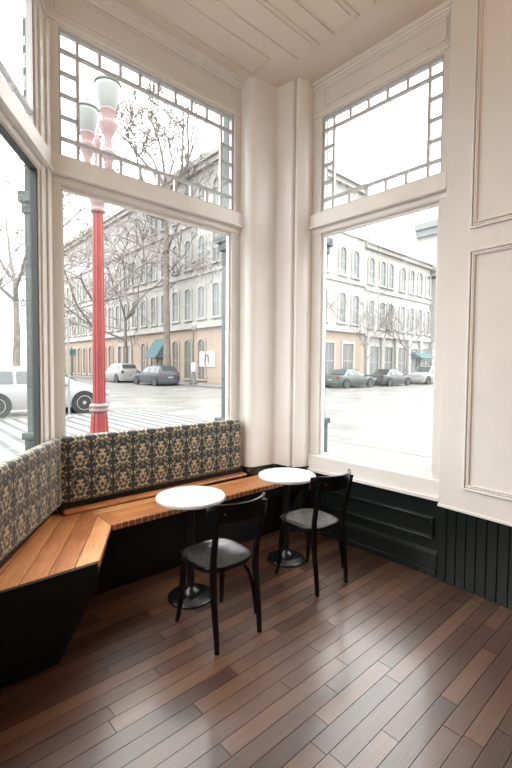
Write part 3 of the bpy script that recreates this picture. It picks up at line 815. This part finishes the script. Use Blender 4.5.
# ------------------------------------------------------------------ buildings
def arch_pts(w, h, rise, k=7):
    p = [(-w / 2, 0), (w / 2, 0)]
    for i in range(k + 1):
        t = i / k; x = w / 2 - w * t
        p.append((x, h - rise + rise * (1 - (2 * t - 1) ** 2) ** .5 if rise > 0 else h))
    return p
def ring_mesh(mb, outer, inner, y0, y1):
    n = len(outer); vs = []
    for (pts, y) in ((outer, y1), (inner, y1), (inner, y0), (outer, y0)): vs += [(p[0], y, p[1]) for p in pts]
    fs = []
    for i in range(n):
        j = (i + 1) % n
        for a in range(4): b = (a + 1) % 4; fs.append((a * n + i, a * n + j, b * n + j, b * n + i))
    mb.add(vs, fs)
WIN = {}
def window_proto(key, w, h, rise, panemat):
    f = MB(); o = arch_pts(w + .30, h + .22, rise * 1.15 if rise else 0); i_ = [(x, z + .02) for x, z in arch_pts(w, h - .02, rise)]
    o = [(x, z - .06) if z == 0 else (x, z) for x, z in o]
    ring_mesh(f, o, i_, -.02, .13)
    f.box((-w / 2 - .25, w / 2 + .25), (-.02, .2), (-.16, -.04)); f.box((-.03, .03), (-.02, .06), (.02, h - .05)); f.box((-w / 2, w / 2), (-.02, .06), (h * .48, h * .48 + .06))
    p = MB(); pts = [(x * .99, z * .99 + .02) for x, z in arch_pts(w, h, rise)]; n = len(pts)
    p.add([(x, .03, z) for x, z in pts] + [(x, -.03, z) for x, z in pts], [tuple(range(n)), tuple(range(2 * n - 1, n - 1, -1))] + [(k, n + k, n + (k + 1) % n, (k + 1) % n) for k in range(n)])
    WIN[key] = (f, p, panemat)
window_proto('upper', 1.0, 2.55, .42, M['winpane'])
window_proto('middle', 1.0, 2.75, .18, M['winpane'])
window_proto('top', .9, 2.2, .4, M['winpane'])
window_proto('tall', 1.05, 3.5, .35, M['darkpane'])
window_proto('shop', 1.7, 3.2, 0, M['darkpane'])
window_proto('small', .8, 1.3, 0, M['winpane'])
CACHE = {}
def put_window(root, key, pos, ang, name='window'):
    f, p, pm = WIN[key]
    if key not in CACHE:
        a = f.build('window', M['peach'] if key == 'tall' else M['winframe']); b = p.build('pane', pm); b.parent = a; CACHE[key] = (a, b)
    else:
        a0, b0 = CACHE[key]; a = a0.copy(); b = b0.copy(); COL.objects.link(a); COL.objects.link(b); b.parent = a
    a.name = name; a.parent = root; a.matrix_parent_inverse = MW[root.name].inverted()
    a.location = pos; a.rotation_euler = (0, 0, ang)
    return a
ANG_A = atan2(.7431, -.6691); ANG_B = atan2(-.6691, -.7431)
U1, V1 = 21.5, 24.5
def uvbox(mb, u, v, z):
    mb.prism([UV(u[0], v[0])[:2], UV(u[1], v[0])[:2], UV(u[1], v[1])[:2], UV(u[0], v[1])[:2]], z[0], z[1])
bld = thing('corner_building', 'long pale four-storey corner building with arched windows and a peach ground floor', 'building', UV(U1, V1, SWK))
mb = MB(); uvbox(mb, (U1, 36.6), (V1, 74), (5.2, 19.4)); part(mb, 'upper_wall', M['stone'], bld)
mb = MB(); uvbox(mb, (U1, 36.6), (V1, 74), (SWK, 5.2)); part(mb, 'ground_storey_wall', M['peach'], bld)
for (z0, z1, pr) in ((5.05, 5.55, .30), (9.75, 10.05, .16), (14.3, 14.6, .16), (18.7, 19.1, .35), (19.1, 19.6, .6)):
    mb = MB(); uvbox(mb, (U1 - pr, 36.7), (V1 - pr, 74), (z0, z1)); part(mb, 'cornice', M['cornice'], bld)
for i in range(20):
    v = 28.9 - 2.16 + 2.16 * i
    put_window(bld, 'middle', UV(U1, v, 5.95), ANG_A)
    put_window(bld, 'upper', UV(U1, v, 10.55), ANG_A)
    if i < 7: put_window(bld, 'top', UV(U1, v, 15.2), ANG_A)
    if i not in (8, 9, 10, 1): put_window(bld, 'tall', UV(U1, v, .55), ANG_A)
for u in (23.5, 25.7, 27.9, 30.1, 32.9, 35.0):
    put_window(bld, 'middle', UV(u, V1, 5.95), ANG_B); put_window(bld, 'upper', UV(u, V1, 10.45), ANG_B)
put_window(bld, 'shop', UV(33.9, V1, .75), ANG_B, 'shop_window'); put_window(bld, 'shop', UV(30.9, V1, .75), ANG_B, 'shop_window')
def fa(v, x, y, z): return UV(U1 - y, v + x, z)      # points on the face towards the bench window
mb = MB(); vd = 33.2
for dx in (-1.3, 1.3):
    pass
# arched doorway with round-topped sign panel
dv = 46.6
mb = MB(); mb.box((-1.9, 1.9), (.0, .18), (3.9, 4.3), lambda a, b, c: fa(dv, a, b, c)); 
mb.add([fa(dv, 1.75 * cos(pi * k / 12), .16, 4.3 + 1.0 * sin(pi * k / 12)) for k in range(13)] + [fa(dv, 1.75 * cos(pi * k / 12), .0, 4.3 + 1.0 * sin(pi * k / 12)) for k in range(13)], [tuple(range(13)), tuple(range(25, 12, -1))] + [(k, k + 1, 14 + k, 13 + k) for k in range(12)])
for dx in (-1.75, -.35, .35, 1.75): mb.box((dx - .2, dx + .2), (0, .2), (SWK, 3.9), lambda a, b, c: fa(dv, a, b, c))
dr = part(mb, 'doorway', M['brickpale'], bld)
mb = MB(); mb.box((-1.5, 1.5), (.0, .05), (SWK, 3.8), lambda a, b, c: fa(dv, a, b, c)); part(mb, 'door', M['darkpane'], dr, world=False)
mb = MB()
for k in range(9):
    t = pi * (k + .5) / 9; x, z = 1.35 * cos(t), 4.42 + .6 * sin(t); mb.box((x - .10, x + .10), (.16, .19), (z - .14, z + .14), lambda a, b, c: fa(dv, a, b, c))
mb.box((-1.0, 1.0), (.16, .19), (4.42, 4.5), lambda a, b, c: fa(dv, a, b, c)); mb.box((-.7, .7), (.16, .19), (4.62, 4.72), lambda a, b, c: fa(dv, a, b, c))
part(mb, 'arch_lettering', M['signdark'], dr, world=False)
mb = MB(); mb.box((-.62, .62), (0, .06), (.45, 4.15), lambda a, b, c: fa(33.25, a, b, c)); part(mb, 'tall_green_door', M['greendoor'], bld)
# teal awning
mb = MB(); av = 38.4
for sg in (0,):
    P = [fa(av, -1.2, 0, 4.4), fa(av, 1.2, 0, 4.4), fa(av, 1.2, 1.3, 2.5), fa(av, -1.2, 1.3, 2.5), fa(av, -1.2, 0, 2.5), fa(av, 1.2, 0, 2.5)]
    mb.add(P, [(0, 1, 2, 3), (0, 3, 4), (1, 5, 2), (3, 2, 5, 4), (0, 4, 5, 1)])
part(mb, 'awning', M['teal'], bld)
# wall sign with a dark arch mark
sv = 30.2
mb = MB(); mb.box((-1.15, 1.15), (0, .08), (1.65, 3.0), lambda a, b, c: fa(sv, a, b, c)); sg_ = part(mb, 'sign', M['signwhite'], bld)
mb = MB(); pts = [fa(sv, -.22, .10, 1.98), fa(sv, -.22, .10, 2.45)] + [fa(sv, -.22 + .22 * (1 - cos(pi * k / 8)) , .10, 2.45 + .22 * sin(pi * k / 8)) for k in range(1, 8)] + [fa(sv, .22, .10, 2.45), fa(sv, .22, .10, 1.98)]
mb.tube(pts, .055, 6); part(mb, 'arch_mark', M['signdark'], sg_, world=False)
mb = MB(); mb.box((-.8, .8), (.08, .09), (1.86, 1.885), lambda a, b, c: fa(sv, a, b, c)); part(mb, 'rule_line', M['polegrey'], sg_, world=False)

def fb(u, x, y, z): return UV(u + x, V1 - y, z)      # points on the faces towards the other window
b2 = thing('terrace_building', 'white three-storey terrace with arched windows above shopfronts and parked cars', 'building', UV(37, V1, SWK))
mb = MB(); uvbox(mb, (36.75, 50.8), (V1 + .1, 45), (5.0, 14.3)); part(mb, 'upper_wall', M['stone'], b2)
mb = MB(); uvbox(mb, (36.75, 50.8), (V1 + .1, 45), (SWK, 5.0)); part(mb, 'ground_storey_wall', M['cornice'], b2)
for (z0, z1, pr) in ((4.85, 5.3, .3), (9.5, 9.8, .15), (13.7, 14.1, .3), (14.1, 14.7, .55)):
    mb = MB(); uvbox(mb, (36.75, 50.8), (V1 + .1 - pr, 45), (z0, z1)); part(mb, 'cornice', M['cornice'], b2)
for u in (37.9, 40.0, 41.6, 44.2, 46.2, 48.2, 50.2):
    put_window(b2, 'middle', UV(u, V1 + .1, 5.8), ANG_B); put_window(b2, 'upper', UV(u, V1 + .1, 10.3), ANG_B)
for u in (38.6, 41.4, 44.2, 47.0, 49.8):
    put_window(b2, 'shop', UV(u, V1 + .1, .7), ANG_B, 'shop_window')
for u in (37.2, 40.0, 42.8, 45.6, 48.4, 51.4):
    mb = MB(); mb.box((-.25, .25), (-.1, .25), (SWK, 4.85), lambda a, b, c: fb(u, a, b, c)); part(mb, 'pilaster', M['stone'], b2)
mb = MB(); P = [fb(48.3, -1.8, -.1, 3.6), fb(48.3, 1.8, -.1, 3.6), fb(48.3, 1.8, 1.4, 2.8), fb(48.3, -1.8, 1.4, 2.8), fb(48.3, -1.8, -.1, 2.8), fb(48.3, 1.8, -.1, 2.8)]
mb.add(P, [(0, 1, 2, 3), (0, 3, 4), (1, 5, 2), (3, 2, 5, 4), (0, 4, 5, 1)]); part(mb, 'awning', M['teal'], b2)
b3 = thing('tall_building', 'tall pale building with heavy cornices at the far end of the terrace', 'building', UV(53, V1, SWK))
mb = MB(); uvbox(mb, (51.9, 70), (V1 - .3, 27), (SWK, 19.2)); part(mb, 'wall', M['stone'], b3)
for (z0, z1, pr) in ((5.0, 5.5, .4), (13.0, 13.6, .7), (13.6, 14.0, .9), (18.2, 19.0, .5), (19.0, 19.8, .9)):
    mb = MB(); uvbox(mb, (51.9 - pr, 70), (V1 - .3 - pr, 27), (z0, z1)); part(mb, 'cornice', M['winpane'] if z1 > 18 else M['cornice'], b3)
for u in (53.5, 56.0, 58.5, 61.0):
    for z in (6.2, 9.6): put_window(b3, 'middle', UV(u, V1 - .3, z), ANG_B)
    put_window(b3, 'upper', UV(u, V1 - .3, 15.2), ANG_B); put_window(b3, 'shop', UV(u, V1 - .3, .7), ANG_B, 'shop_window')
# low block far off behind the park trees
b4 = thing('low_building', 'low faded brick building far behind the park trees', 'building', UV(-22, 62, SWK))
mb = MB(); uvbox(mb, (-55, -2), (62, 75), (SWK, 6.5)); part(mb, 'wall', M['brickpale'], b4)
mb = MB(); uvbox(mb, (-55.3, -1.7), (61.7, 75), (6.5, 7.0)); part(mb, 'cornice', M['cornice'], b4)
for k in range(12): put_window(b4, 'small', UV(-5 - 3.2 * k, 62, 4.2), ANG_B); put_window(b4, 'shop', UV(-5 - 3.2 * k, 62, .6), ANG_B)

# ------------------------------------------------------------------ trees
def tree(loc, label, h, r, seed, fork=.5, spread=.6, depth=5, lean=(0, 0), nsub=3, droop=0.0, n_first=6, twigr=.012, low=(), keep=None):
    rg = random.Random(seed)
    root = thing('bare_tree', label, 'tree', loc, 0, 'bare street trees')
    tk, bm_ = MB(), MB()
    top = h * fork
    def grow(p, d, length, rad, lv):
        k = 5 if lv <= 1 else 4; pts = [p]; rads = [rad]; d = d.normalized()
        for i in range(k):
            d = (d + Vector((rg.uniform(-1, 1), rg.uniform(-1, 1), rg.uniform(-.6, .9) - droop * lv * .35)) * (.16 + .05 * lv)).normalized()
            p = p + d * (length / k)
            if keep:
                e = (p.x * keep[0] + p.y * keep[1]) - keep[2]
                if e > 0: p = p - Vector((keep[0], keep[1], -.4)) * e; d = (d - Vector((keep[0], keep[1], 0)) * d.dot(Vector((keep[0], keep[1], 0)))).normalized()
            pts.append(p); rads.append(rad * (1 - .5 * (i + 1) / k))
        bm_.tube(pts, rads, 6 if lv <= 1 else (4 if lv == 2 else 3), cap=False)
        if lv >= depth: return
        for c in range(nsub + (1 if lv < 2 else 0)):
            i = rg.randint(2, k); a = rg.uniform(0, 2 * pi)
            side = Vector((cos(a), sin(a), rg.uniform(-.2, .6) - droop * .5)).normalized()
            grow(pts[i], (d * .8 + side * rg.uniform(.6, 1.1)), length * rg.uniform(.48, .72), max(rads[i] * .66, twigr * (1.0 - .1 * lv)), lv + 1)
    L0 = Vector(loc); tp = []
    for i in range(7):
        t = i / 6; tp.append(L0 + Vector((lean[0] * t + .12 * r * rg.uniform(-1, 1), lean[1] * t + .12 * r * rg.uniform(-1, 1), top * t)))
    tk.tube(tp, [r * (1.35 if i == 0 else 1.05 - .09 * i) for i in range(7)], 10)
    part(tk, 'trunk', M['bark'], root, smooth=True)
    for i in range(n_first):
        a = 2 * pi * i / n_first + rg.uniform(-.4, .4)
        j = 6 if i < 3 else rg.choice((4, 5, 6))
        up = rg.uniform(.9, 1.6) if j == 6 else rg.uniform(.3, .8)
        grow(tp[j], Vector((cos(a) * spread, sin(a) * spread, up * .7)), (h - top) * rg.uniform(.5, .68), r * .42, 1)
    for q_ in low:      # single limbs leaving the trunk below its fork
        j = min(5, int(q_ / fork * 6)); a = rg.uniform(1.8, 3.6)
        grow(tp[j], Vector((cos(a), sin(a), .45)), (h - top) * .55, r * .32, 2)
    part(bm_, 'branches', M['twig'], root)
    return root
tree(UV(19.3, 33.4, SWK), 'big bare tree with a thick straight trunk behind the dark blue car', 27.5, .33, 11, fork=.62, spread=.72, depth=5, twigr=.058, n_first=9, nsub=3, low=(.45, .52, .58), keep=(.7431, .6691, 20.6))
tree((-11.9, 21.0, SWK), 'bare tree with a forked trunk behind the white hatchback', 13, .21, 4, fork=.42, spread=.6, depth=5, twigr=.030, nsub=3)
tree((-10.4, 27.5, SWK), 'wide bare tree behind the white window mullion', 15, .20, 9, fork=.36, spread=.95, depth=5, droop=.35, twigr=.034)
tree((-13.6, 44.0, SWK), 'bare tree behind the red lamp post', 18, .24, 21, fork=.34, spread=.8, depth=5, droop=.30, twigr=.055, n_first=7, keep=(.7431, .6691, 20.6))
tree((-21.5, 33, SWK), 'bare tree deep in the park beyond the white hatchback', 15, .22, 33, fork=.4, spread=.8, depth=5, twigr=.04)
tree(UV(32.4, 21.4, SWK), 'slim bare street tree between the green and charcoal cars', 8.0, .08, 14, fork=.4, spread=.5, depth=4, twigr=.03, keep=(-.6691, .7431, 23.4))
tree(UV(40.0, 21.6, SWK), 'small bare street tree beside the silver car', 7.5, .12, 17, fork=.42, spread=.7, depth=4, twigr=.034, keep=(-.6691, .7431, 23.4))

# ------------------------------------------------------------------ cars
def car(loc, heading, label, paint, kind='sedan', L=4.6, W=1.8, H=1.45, name='car', sc=1.0):
    """heading: direction (x, y) the car points to"""
    rz = atan2(heading[1], heading[0])
    c = thing(name, label, 'car', (0, 0, 0), 0, 'parked cars')
    h = L / 2; G = .20
    hood = {'sedan': .66, 'wagon': .64, 'hatch': .64, 'suv': .70}[kind] * H / 1.0
    belt = H * .62
    # stations: x, shoulder z, roof z, half width low, half width roof
    if kind == 'sedan':
        st = [(-h, .50 * H, .52 * H, .80, .7), (-h + .06, .60 * H, .64 * H, .9, .75), (-h + .75, belt, belt + .05, 1, .80), (-h + 1.35, belt, .95 * H, 1, .70), (-h + 1.9, belt, H, 1, .68), (-h + 2.5, belt, H * .985, 1, .68), (-h + 3.25, belt, belt + .07, 1, .78), (h - .65, belt * .93, belt * .96, .97, .75), (h - .1, belt * .78, belt * .82, .9, .7), (h, belt * .62, belt * .66, .8, .65)]
    elif kind == 'hatch':
        st = [(-h, .55 * H, .60 * H, .84, .7), (-h + .05, belt, .72 * H, .92, .74), (-h + .45, belt, .93 * H, 1, .70), (-h + 1.0, belt, H, 1, .70), (-h + 1.7, belt, H, 1, .70), (-h + 2.35, belt, .96 * H, 1, .70), (-h + 3.25, belt, belt + .05, 1, .80), (h - .55, belt * .90, belt * .94, .97, .76), (h - .1, belt * .72, belt * .77, .88, .7), (h, belt * .58, belt * .62, .76, .6)]
    else:
        st = [(-h, .50 * H, .54 * H, .86, .76), (-h + .05, belt, .70 * H, .95, .78), (-h + .35, belt, .93 * H, 1, .74), (-h + .9, belt, H, 1, .72), (-h + 1.8, belt, H, 1, .72), (-h + 2.5, belt, .985 * H, 1, .71), (-h + 3.2, belt, belt + .06, 1, .80), (h - .6, belt * .95, belt * .98, .98, .78), (h - .08, belt * .84, belt * .88, .92, .74), (h, belt * .62, belt * .66, .84, .7)]
    w = W / 2
    def half(x, zs, zr, fw, fr):
        ww = w * fw
        return [(0, G), (ww * .90, G), (ww * .985, G + .18), (ww, zs * .72), (ww * .97, zs), (ww * .97 - (ww * .97 - w * fr) * .92, zs + (zr - zs) * .86), (w * fr * .86, zr - (zr - zs) * .02), (0, zr + .015)]
    mb = MB(); vs = []; m = None
    for s in st:
        hp = half(*s); row = [(s[0], y, z) for y, z in hp] + [(s[0], -y, z) for y, z in hp[-2:0:-1]]; m = len(row); vs += row
    fs = [(i * m + k, i * m + (k + 1) % m, (i + 1) * m + (k + 1) % m, (i + 1) * m + k) for i in range(len(st) - 1) for k in range(m)]
    fs += [tuple(range(m)), tuple(range((len(st) - 1) * m, len(st) * m))]
    mb.add(vs, fs); body = part(mb, 'body', paint, c, smooth=True, angle=38)
    # glazing
    gl = [i for i, s in enumerate(st) if s[2] - s[1] > .28 * H]
    def side_pt(i0, t, k, sg):
        i = int(min(i0 + t, len(st) - 1)); f = i0 + t - i
        a, b = st[i], st[min(i + 1, len(st) - 1)]
        s = [a[j] + (b[j] - a[j]) * f for j in range(5)]
        hp = half(*s); p, q = hp[4], hp[5]
        y = p[0] + (q[0] - p[0]) * k; z = p[1] + (q[1] - p[1]) * k
        return Vector((s[0], sg * (y + .012), z + .004))
    for sg in (1, -1):
        mid = (gl[0] + gl[-1]) / 2
        spans = [(gl[0] - .30, mid - .06), (mid + .06, gl[-1] + .42)] if kind in ('sedan', 'hatch') else [(gl[0] - .1, gl[0] + .85), (gl[0] + 1.0, mid + .55), (mid + .67, gl[-1] + .42)]
        for a, b in spans:
            mb = MB(); K = 6; up, dn = [], []
            for j in range(K + 1):
                t = a + (b - a) * j / K
                dn.append(side_pt(0, t, .10, sg)); up.append(side_pt(0, t, .88, sg))
            n_ = Vector((0, -sg * .02, 0)); pts = dn + up; vs = pts + [p + n_ for p in pts]; kk = K + 1; fs = []
            for j in range(K):
                fs.append((j, j + 1, kk + j + 1, kk + j)); fs.append((2 * kk + j, 3 * kk + j, 3 * kk + j + 1, 2 * kk + j + 1))
            mb.add(vs, fs); part(mb, 'side_window', M['carglass'], body, world=False)
    def shield(i0, i1, name, lo, hi):
        mb = MB(); q = []
        for (t, sg) in ((lo, 1), (lo, -1), (hi, -1), (hi, 1)):
            a, b = st[i0], st[i1]; x = a[0] + (b[0] - a[0]) * t; zr = a[2] + (b[2] - a[2]) * t + .03; fr = a[4] + (b[4] - a[4]) * t
            q.append(Vector((x, sg * w * fr * .86, zr)))
        nrm = (q[1] - q[0]).cross(q[2] - q[0]).normalized()
        if nrm.z < 0: nrm = -nrm
        mb.slab([p + nrm * .012 for p in q], tuple(-nrm * .02)); part(mb, name, M['carglass'], body, world=False)
    if kind == 'sedan': shield(6, 5, 'windscreen', .08, .9); shield(2, 3, 'rear_window', .1, .92)
    else: shield(6, 5, 'windscreen', .06, .92); shield(1, 2, 'rear_window', .08, .95)
    # lamps, bumpers, plate
    zl = belt * .70
    for sg in (1, -1):
        mb = MB(); mb.box((h - .16, h - .04), (sg * w * .78 - .14, sg * w * .78 + .14), (zl - .08, zl + .06)); part(mb, 'head_lamp', M['headlight'], body, world=False, bevel=.02)
        mb = MB(); mb.box((-h - .015, -h + .12), (sg * w * .76 - .12, sg * w * .76 + .12), (belt * .78, belt * 1.02)); part(mb, 'tail_lamp', M['taillight'], body, world=False, bevel=.02)
    mb = MB(); mb.box((-h - .03, -h + .08), (-w * .8, w * .8), (G + .1, G + .26)); part(mb, 'rear_bumper', paint, body, world=False, bevel=.03)
    mb = MB(); mb.box((h - .08, h + .03), (-w * .76, w * .76), (G + .06, G + .24)); part(mb, 'front_bumper', paint, body, world=False, bevel=.03)
    mb = MB(); mb.box((-h - .04, -h), (-.2, .2), (belt * .62, belt * .62 + .12)); part(mb, 'number_plate', M['plate'], body, world=False)
    R = .34 if kind != 'suv' else .38
    for x in (h - .88, -h + .86):
        for sg in (1, -1):
            T = lambda a, b, z, x=x, sg=sg: (x + a, sg * (w - .17 + z), R + b)
            mb = MB(); mb.lathe([(R - .09, 0), (R - .02, 0), (R, .03), (R, .16), (R - .02, .19), (R - .10, .185)], n=28, T=T)
            wl = part(mb, 'wheel', M['tyre'], c, smooth=True)
            T = lambda a, b, z, x=x, sg=sg: (x + a, sg * (w - .17 + z + .012), R + b)
            mb = MB(); mb.lathe([(R - .095, .10), (R - .10, .178), (R - .125, .18), (R - .13, .15), (.07, .17), (.05, .185), (0, .186)], n=28, T=T)
            hb = part(mb, 'hub_cap', M['hub'], wl, world=False, smooth=True)
            mb = MB()
            for k in range(5):
                t = 2 * pi * k / 5 + .3; mb.lathe([(.036, .150), (.036, .172), (0, .172)], (cos(t) * (R - .19), sin(t) * (R - .19)), 8, T=T)
            part(mb, 'hub_hole', M['tyre'], hb, world=False)
            # dark wheel arch
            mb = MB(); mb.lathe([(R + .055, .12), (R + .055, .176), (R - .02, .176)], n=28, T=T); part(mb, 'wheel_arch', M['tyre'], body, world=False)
            mirror = None
    for sg in (1, -1):
        mb = MB(); mb.box((h - 1.55, h - 1.38), (sg * w * 1.0 - .02, sg * w * 1.0 + .16 * sg if sg > 0 else sg * w + .02), (belt, belt + .13)) if False else mb.box((h - 1.52, h - 1.36), tuple(sorted((sg * w * .95, sg * (w + .14)))), (belt - .01, belt + .12))
        part(mb, 'wing_mirror', paint, body, world=False, bevel=.03)
    c.location = loc; c.rotation_euler = (0, 0, rz); c.scale = (sc, sc, sc)
    return c
Uv, Vv = (.7431, .6691), (-.6691, .7431)
car((-7.10, 13.7, SZ0), (.80, .60), 'white hatchback crossing the street behind the red lamp post', M['carwhite'], 'hatch', 4.2, 1.75, 1.5, 'hatchback_car')
car(UV(16.8, 30.9, SZ0), Vv, 'dark slate blue estate car parked beside the big tree trunk', M['carblue'], 'wagon', 4.8, 1.8, 1.58, 'estate_car')
car(UV(16.9, 38.0, SZ0), Vv, 'white sport utility car parked ahead of the dark blue estate', M['carsilver'], 'suv', 4.7, 1.85, 1.75, 'utility_car')
car(UV(27.2, 19.4, SZ0), Uv, 'dark green sedan parked before the white terrace, closest to the pilasters', M['cargreen'], 'sedan', 4.8, 1.8, 1.45, 'sedan_car')
car(UV(33.1, 19.4, SZ0), Uv, 'charcoal sedan parked ahead of the dark green sedan', M['cargrey'], 'sedan', 4.7, 1.8, 1.45, 'sedan_car')
car(UV(39.6, 19.3, SZ0), (-.7431, -.6691), 'silver car facing the cafe beyond the charcoal sedan', M['carsilver'], 'suv', 4.6, 1.85, 1.7, 'utility_car')

# ------------------------------------------------------------------ poles
p_ = UV(18.3, 27.6, SWK)
pl_ = thing('lamp_pole', 'slim dark lamp post with flared base beside the white wall sign', 'lamp post', p_)
mb = MB(); mb.lathe([(.30, SWK), (.30, SWK + .15), (.20, SWK + .3), (.12, SWK + .95), (.10, SWK + 1.0)], p_[:2], 16); part(mb, 'flared_base', M['poledark'], pl_, smooth=True)
mb = MB(); mb.lathe([(.17, SWK + 1.0), (.19, SWK + 1.1), (.19, SWK + 1.6), (.10, SWK + 1.7)], p_[:2], 16); part(mb, 'white_band', M['signwhite'], pl_, smooth=True)
mb = MB(); mb.lathe([(.055, SWK + 1.65), (.045, 4.4)], p_[:2], 12); part(mb, 'shaft', M['poledark'], pl_, smooth=True)
mb = MB(); mb.lathe([(.06, 4.4), (.15, 4.5), (.22, 4.85), (.16, 5.0), (.03, 5.1), (0, 5.15)], p_[:2], 16); part(mb, 'lantern', M['globe'], pl_, smooth=True)
p_ = (-5.02, 11.3, SWK)
ps = thing('sign_pole', 'thin pale metal sign pole beside the window mullion', 'pole', p_)
mb = MB(); mb.lathe([(.028, SWK), (.026, 3.0), (0, 3.02)], p_[:2], 10); part(mb, 'shaft', M['polegrey'], ps, smooth=True)
mb = MB(); mb.lathe([(.06, SWK), (.06, SWK + .06), (.03, SWK + .1)], p_[:2], 10); part(mb, 'foot', M['polegrey'], ps, smooth=True)
p_ = UV(16.9 + 1.4, 55.0, SWK)
pt = thing('street_sign', 'small teal street sign on a dark pole near the arched doorway', 'sign', p_)
mb = MB(); mb.lathe([(.07, SWK), (.06, 4.0), (0, 4.05)], p_[:2], 10); part(mb, 'shaft', M['poledark'], pt, smooth=True)
mb = MB(); mb.box((-.45, .45), (-.03, .03), (2.9, 3.7), lambda a, b, c: (p_[0] + a * .94 + b * .34, p_[1] + a * .34 - b * .94, c)); part(mb, 'sign_board', M['teal'], pt)

# ------------------------------------------------------------------ light
w = bpy.data.worlds.new('overcast_sky'); SC.world = w; w.use_nodes = True
N = w.node_tree.nodes; L = w.node_tree.links; bg = N['Background']
tc = N.new('ShaderNodeTexCoord'); sp = N.new('ShaderNodeSeparateXYZ'); L.new(tc.outputs['Generated'], sp.inputs[0])
# overcast: three times as bright overhead as at the horizon
lum = math_node(N, L, 'MULTIPLY_ADD', math_node(N, L, 'MAXIMUM', sp.outputs[2], 0.0), 2 / 3, 1 / 3)
bg.inputs[0].default_value = (1.0, .995, .985, 1)
L.new(math_node(N, L, 'MULTIPLY', lum, 11.5), bg.inputs[1])

def area(name, loc, size, power, col, rot=(0, 0, 0)):
    l = bpy.data.lights.new(name, 'AREA'); l.shape = 'DISK'; l.size = size; l.energy = power; l.color = col
    o = bpy.data.objects.new(name, l); COL.objects.link(o); o.location = loc; o.rotation_euler = rot; return o
area('warm_fill_uplight', (1.5, -.3, 3.5), .6, 120, (1.0, .72, .50), (pi, 0, 0))  # unseen warm fill added to brighten ceiling and upper walls, no real fixture

# ------------------------------------------------------------------ camera
cd = bpy.data.cameras.new('camera'); cam = bpy.data.objects.new('camera', cd); COL.objects.link(cam)
cd.sensor_fit = 'HORIZONTAL'; cd.sensor_width = 36; cd.lens = 36 * 421.5 / 512; cd.clip_start = .05; cd.clip_end = 500
pt_, ro_ = radians(2.4), radians(.45)
fw_ = Vector((0, cos(pt_), -sin(pt_))); up_ = Vector((0, sin(pt_), cos(pt_))); rt_ = Vector((1, 0, 0))
r2 = rt_ * cos(ro_) + up_ * sin(ro_); u2 = -rt_ * sin(ro_) + up_ * cos(ro_)
cam.matrix_world = Matrix(((r2.x, u2.x, -fw_.x, 0), (r2.y, u2.y, -fw_.y, 0), (r2.z, u2.z, -fw_.z, 1.72), (0, 0, 0, 1)))
SC.camera = cam
SC.view_settings.view_transform = 'Standard'; SC.view_settings.look = 'None'
SC.view_settings.exposure = 0; SC.view_settings.gamma = 1; SC.view_settings.use_curve_mapping = False
SC.cycles.use_denoising = True
SC.cycles.max_bounces = 10; SC.cycles.diffuse_bounces = 6; SC.cycles.transparent_max_bounces = 16
